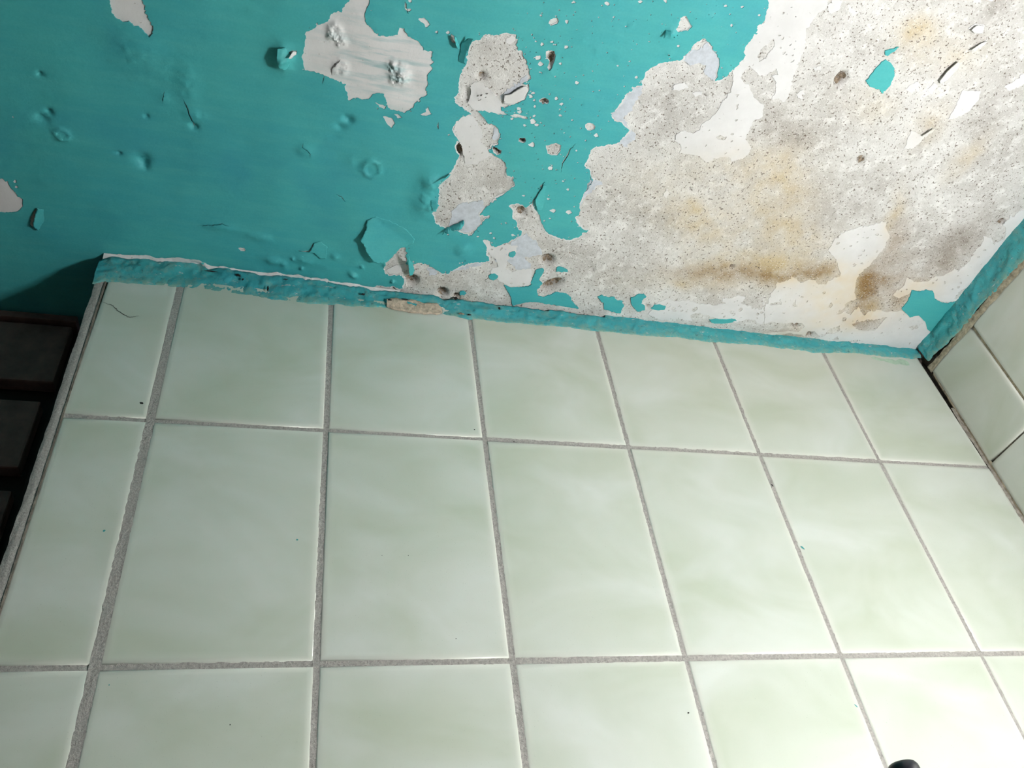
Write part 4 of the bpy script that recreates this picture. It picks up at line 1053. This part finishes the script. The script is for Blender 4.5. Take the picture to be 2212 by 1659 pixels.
# broken white plaster ridge in the crack between band and ceiling
rid = np.vstack([up(edge[(edge[:, 0] > 225)])])
rid = rid[rid[:, 0] < 0.30]
V = []; Fc = []; n = 6
tz = on_plane(top_band, 1, 0.0)
for i, p in enumerate(rid):
    zt = float(np.interp(p[0], tz[:, 0], tz[:, 2])) - 0.003
    y0 = min(p[1] - 0.003, -0.004); z0 = float(zplane(p[0], p[1])) - 0.0022
    for k in range(n):
        s = k / (n - 1)
        w = float(fbm(p[0] * 240 + k, k * 3.3, 17, 3)) * 0.004
        V.append((p[0], y0 * (1 - s) + 0.001 * s - abs(w) * 0.6 * math.sin(3.14 * s), z0 + (zt - z0) * s ** 1.5 - w * math.sin(3.14 * s)))
for i in range(len(rid) - 1):
    for k in range(n - 1):
        q = i * n + k; Fc.append((q, q + 1, q + n + 1, q + n))
o = mesh_obj('broken_ridge', V, Fc, M['white'], ceiling, True); paint(o, np.array(V))
# bare patch where the band has lost its paint
o = band('bare_plaster_patch', px('C', [(770, 900), (850, 890), (900, 905), (1000, 905), (1100, 930), (1200, 940), (1255, 985)]), px('C', [(720, 950), (850, 985), (1000, 1008), (1200, 1020), (1260, 1005)]), 1, -0.0022, M['bare_band'], trim_1, 0.003, 5, 8)
# dark patches along the crack, the shade of holes put into their colour
def dark_hole_patch(c, x, y, r, ry, parent, axis=1, val=-0.006, mat='fleck_dark', name='dark_hole_patch'):
    p = on_plane(px(c, [(x, y)]), axis, val)[0]
    V = [tuple(p)]; n = 12
    for i in range(n):
        a = i / n * 6.283; k = random.uniform(.6, 1.25)
        d = (r / 3.95 / 1900 * k * math.cos(a), ry / 3.95 / 1900 * k * math.sin(a))
        V.append((p[0] + d[0], p[1] + 0.0015, p[2] + d[1]) if axis == 1 else (p[0] + 0.0015, p[1] + d[0], p[2] + d[1]))
    return mesh_obj(name, V, [(0, i + 1, (i + 1) % n + 1) for i in range(n)], M[mat], parent)
for x, y, r, ry in ((1440, 445, 30, 22), (1210, 412, 60, 9), (1695, 560, 12, 40), (1480, 480, 12, 18), (1840, 480, 30, 8)):
    dark_hole_patch('H', x, y, r, ry, trim_1)
for x, y, r, ry in ((1365, 880, 26, 24), (570, 845, 22, 20), (800, 893, 24, 14), (930, 888, 45, 9), (1410, 1010, 40, 16), (1480, 1020, 22, 14), (1735, 965, 16, 22)):
    dark_hole_patch('C', x, y, r, ry, trim_1, mat='fleck_dark' if x != 1410 else 'pit')

# ------------------------------------------------------------------ right wall
XW = 1.203
WY0, WY1 = -1.75, 0.012
bm = bmesh.new(); add_box(bm, (XW + 0.010, WY0, 0.0), (XW + 0.14, WY1, ZO + 0.262))
wall_right = bm_obj('wall_right', bm, M['grout_dark'])
tag(wall_right, 'adjoining wall of darker sage tiles at the right edge', 'wall', kind='structure')
ycols = [-0.0020, -0.1085] + [-0.1085 - 0.2 * k for k in range(1, 9)]
zr = [ZO + 0.2045, ZO + 0.0065] + [ZO + 0.0065 - k * TH for k in range(1, 8)] + [0.0]
for r in range(len(zr) - 1):
    for c in range(len(ycols) - 1):
        y1, y0 = ycols[c] - (0.0 if c == 0 else 0.0022), ycols[c + 1] + 0.0022
        z1, z0 = zr[r] - (0 if r == 0 else 0.0016), zr[r + 1] + 0.0016
        me = tile_mesh(y1 - y0, z1 - z0)
        o = link(bpy.data.objects.new('tile', me), wall_right)
        o.location = (XW + 0.008 + random.uniform(-.0005, .0005), (y0 + y1) / 2, (z0 + z1) / 2)
        o.rotation_euler = (random.uniform(-.002, .002), 0, -math.pi / 2 + random.uniform(-.003, .003))
for c in range(1, 5):
    bar('grout_line', (XW, ycols[c], ZO - 0.9), (XW, ycols[c], zr[0]), 0.0072, -0.0008, M['ochre_crust'], wall_right, 'y', 0.003, 0.0009, 0.3, 7, seed=60 + c)
for r in range(1, 3):
    bar('grout_line', (XW, -0.9, zr[r]), (XW, -0.0035, zr[r]), 0.006, -0.0012, M['grout_dark'], wall_right, 'y', 0.003, 0.0008, 0.3, 7, seed=70 + r)
# corner joint: open and dark at the top, patched with mortar lower down
bar('corner_mortar', (1.1990, 0.0, ZO - 0.9), (1.1990, 0.0, ZO + 0.12), 0.008, 0.0004, M['corner'], wall_right, 'x', 0.004, 0.0026, 0.4, 7, seed=83, wvar=0.9)
bar('corner_mortar', (1.2015, -0.0030, ZO - 0.30), (1.2015, -0.0030, ZO + 0.195), 0.006, 0.0004, M['ochre_crust'], wall_right, 'y', 0.004, 0.0012, 0.6, 7, seed=85, wvar=0.6)
topR = px('G', [(1345, 1335), (1440, 1195), (1540, 1095), (1600, 1055), (1720, 925), (1800, 855), (1850, 755), (1950, 685), (1990, 605), (2050, 525), (2120, 405), (2212, 335), (2500, 60), (2900, -320)])
botR = px('G', [(1385, 1425), (1480, 1335), (1600, 1225), (1720, 1105), (1780, 1020), (1850, 925), (1930, 865), (2050, 735), (2130, 645), (2212, 565), (2500, 270), (2900, -110)])
trim_2 = band('trim_2', topR, botR, 0, 1.2, M['teal_strip'], None, 0.004, 4, seal=-5)
tag(trim_2, 'teal painted plaster band along the top of the right wall', 'trim', kind='structure')
bar('crusty_joint', (1.2, -1.7, ZO + 0.2070), (1.2, -0.001, ZO + 0.2050), 0.013, 0.0008, M['ochre_crust'], trim_2, 'y', 0.003, 0.0018, 0.7, 7, seed=91, wvar=0.5)
for q_, a_, b_ in (((1925, 781), .016, .006), ((1950, 783), .015, .008), ((1895, 775), .014, .004)):
    speck(tiles[(0, 6)], q_, a_, b_, M['smear'], 'paint_smear', -0.1)

# ------------------------------------------------------------------ doorway at the left with a dark boarded door
door = bpy.data.objects.new('door_1', None); link(door); door.location = (-0.5, 0.135, 0.0)
tag(door, 'dark brown boarded wooden door in the shadowed opening at the left', 'door', kind='structure')
def dbox(name, lo, hi, mat, bev=0.0, par=door):
    bm = bmesh.new()
    o_ = par.matrix_world.translation if par is not door else Vector((-0.5, 0.135, 0.0))
    add_box(bm, [a - b for a, b in zip(lo, o_)], [a - b for a, b in zip(hi, o_)], bev)
    return bm_obj(name, bm, mat, par)
dbox('backing_board', (-0.94, 0.146, 0.0), (-0.105, 0.149, ZO + 0.279), M['wood_shade'])
dbox('frame_post', (-0.155, 0.138, 0.0), (-0.107, 0.1455, ZO + 0.275), M['wood_shade'], 0.002)
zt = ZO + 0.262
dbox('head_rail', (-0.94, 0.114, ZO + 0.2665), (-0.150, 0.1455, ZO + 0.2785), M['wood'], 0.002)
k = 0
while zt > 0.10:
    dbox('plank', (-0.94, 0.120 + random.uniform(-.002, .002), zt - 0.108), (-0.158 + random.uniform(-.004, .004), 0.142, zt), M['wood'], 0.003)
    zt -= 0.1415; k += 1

# ------------------------------------------------------------------ rest of the room (bounces the light)
floor = box_obj('floor', (XL - 0.1, YB - 0.1, -0.06), (1.42, 0.30, 0.0), M['floor'])
tag(floor, 'plain grey bathroom floor below the frame', 'floor', kind='structure')
w = box_obj('wall_left', (XL - 0.1, YB, 0.0), (XL, 0.15, ZO + 0.27), M['room_wall'])
tag(w, 'plain painted side wall left of the doorway', 'wall', kind='structure')
w = box_obj('wall_front', (XL - 0.1, YB - 0.1, 0.0), (1.34, YB, ZO + 0.27), M['room_wall'])
tag(w, 'plain painted wall behind the viewer', 'wall', kind='structure')
w = box_obj('wall_rear', (XL - 0.1, 0.151, 0.0), (-0.101, 0.25, ZO + 0.27), M['wood_shade'])
tag(w, 'unlit wall closing the doorway behind the boarded door', 'wall', kind='structure')

# ------------------------------------------------------------------ black pole standing against the tiles
p_l, p_r = on_plane([(1917, 1657), (1981, 1655)], 1, -0.28)
pc = (p_l + p_r) / 2
prad = float(np.linalg.norm(p_l - p_r)) / 2 * 0.88
tip = on_plane([(1953, 1643.5)], 1, -0.28)[0]
pole = bpy.data.objects.new('pole', None); link(pole); pole.location = (pc[0], -0.28, 0.0)
tag(pole, 'glossy black round pole end standing before the white tiles, bottom right', 'pole')
def lathe(name, prof, mat, parent, seg=40):
    V = []; Fc = []
    for r_, z_ in prof:
        for i in range(seg):
            a = i / seg * 2 * math.pi
            V.append((r_ * math.cos(a), r_ * math.sin(a), z_))
    for k in range(len(prof) - 1):
        for i in range(seg):
            j = (i + 1) % seg
            Fc.append((k * seg + i, k * seg + j, (k + 1) * seg + j, (k + 1) * seg + i))
    Fc.append(tuple(range(seg))[::-1]); b = (len(prof) - 1) * seg; Fc.append(tuple(range(b, b + seg)))
    return mesh_obj(name, V, Fc, mat, parent, True)
zt = float(tip[2]) - 0.0012
lathe('shaft', [(prad * .92, 0.0), (prad * .92, zt - 0.06)], M['black'], pole)
lathe('end_cap', [(prad, zt - 0.061), (prad * 1.02, zt - 0.058), (prad * 1.02, zt - 0.006), (prad * .98, zt - 0.003), (prad * .86, zt - 0.001), (prad * .7, zt)], M['black'], pole)
lathe('base_plate', [(0.11, 0.0), (0.11, 0.012), (0.10, 0.02), (prad * 1.6, 0.028), (prad * 1.4, 0.05)], M['black_matt'], pole)

# ------------------------------------------------------------------ wall lamp outside the frame: the room's light
lamp = bpy.data.objects.new('wall_lamp', None); link(lamp); lamp.location = (XW - 0.004, LAMP_POS[1], LAMP_POS[2])
tag(lamp, 'round glass wall lamp on the right wall outside the picture', 'lamp')
def lathe_x(name, prof, mat, seg=32):
    o_ = lathe(name, prof, mat, lamp, seg); o_.rotation_euler = (0, -math.pi / 2, 0); return o_
lathe_x('wall_plate', [(0.04, 0.0), (0.04, 0.010), (0.032, 0.016)], M['chrome'])
lathe_x('socket', [(0.012, 0.014), (0.012, XW - 0.004 - LAMP_POS[0] - 0.085), (0.024, XW - 0.004 - LAMP_POS[0] - 0.08), (0.024, XW - 0.004 - LAMP_POS[0] - 0.043)], M['chrome'])
dx = XW - 0.004 - LAMP_POS[0]
prof = [(max(0.004, LAMP_RADIUS * math.sin(a)), dx - LAMP_RADIUS * math.cos(a)) for a in np.linspace(0.15, math.pi - 0.02, 22)]
gl = lathe_x('globe', prof, M['globe'])
gl.visible_shadow = True
ld = bpy.data.lights.new('lamp_light', 'POINT'); ld.energy = LAMP_POWER; ld.color = LAMP_COLOR; ld.shadow_soft_size = LAMP_RADIUS + 0.004
lo = bpy.data.objects.new('lamp_light', ld); link(lo, lamp); lo.location = (-dx, 0, 0)
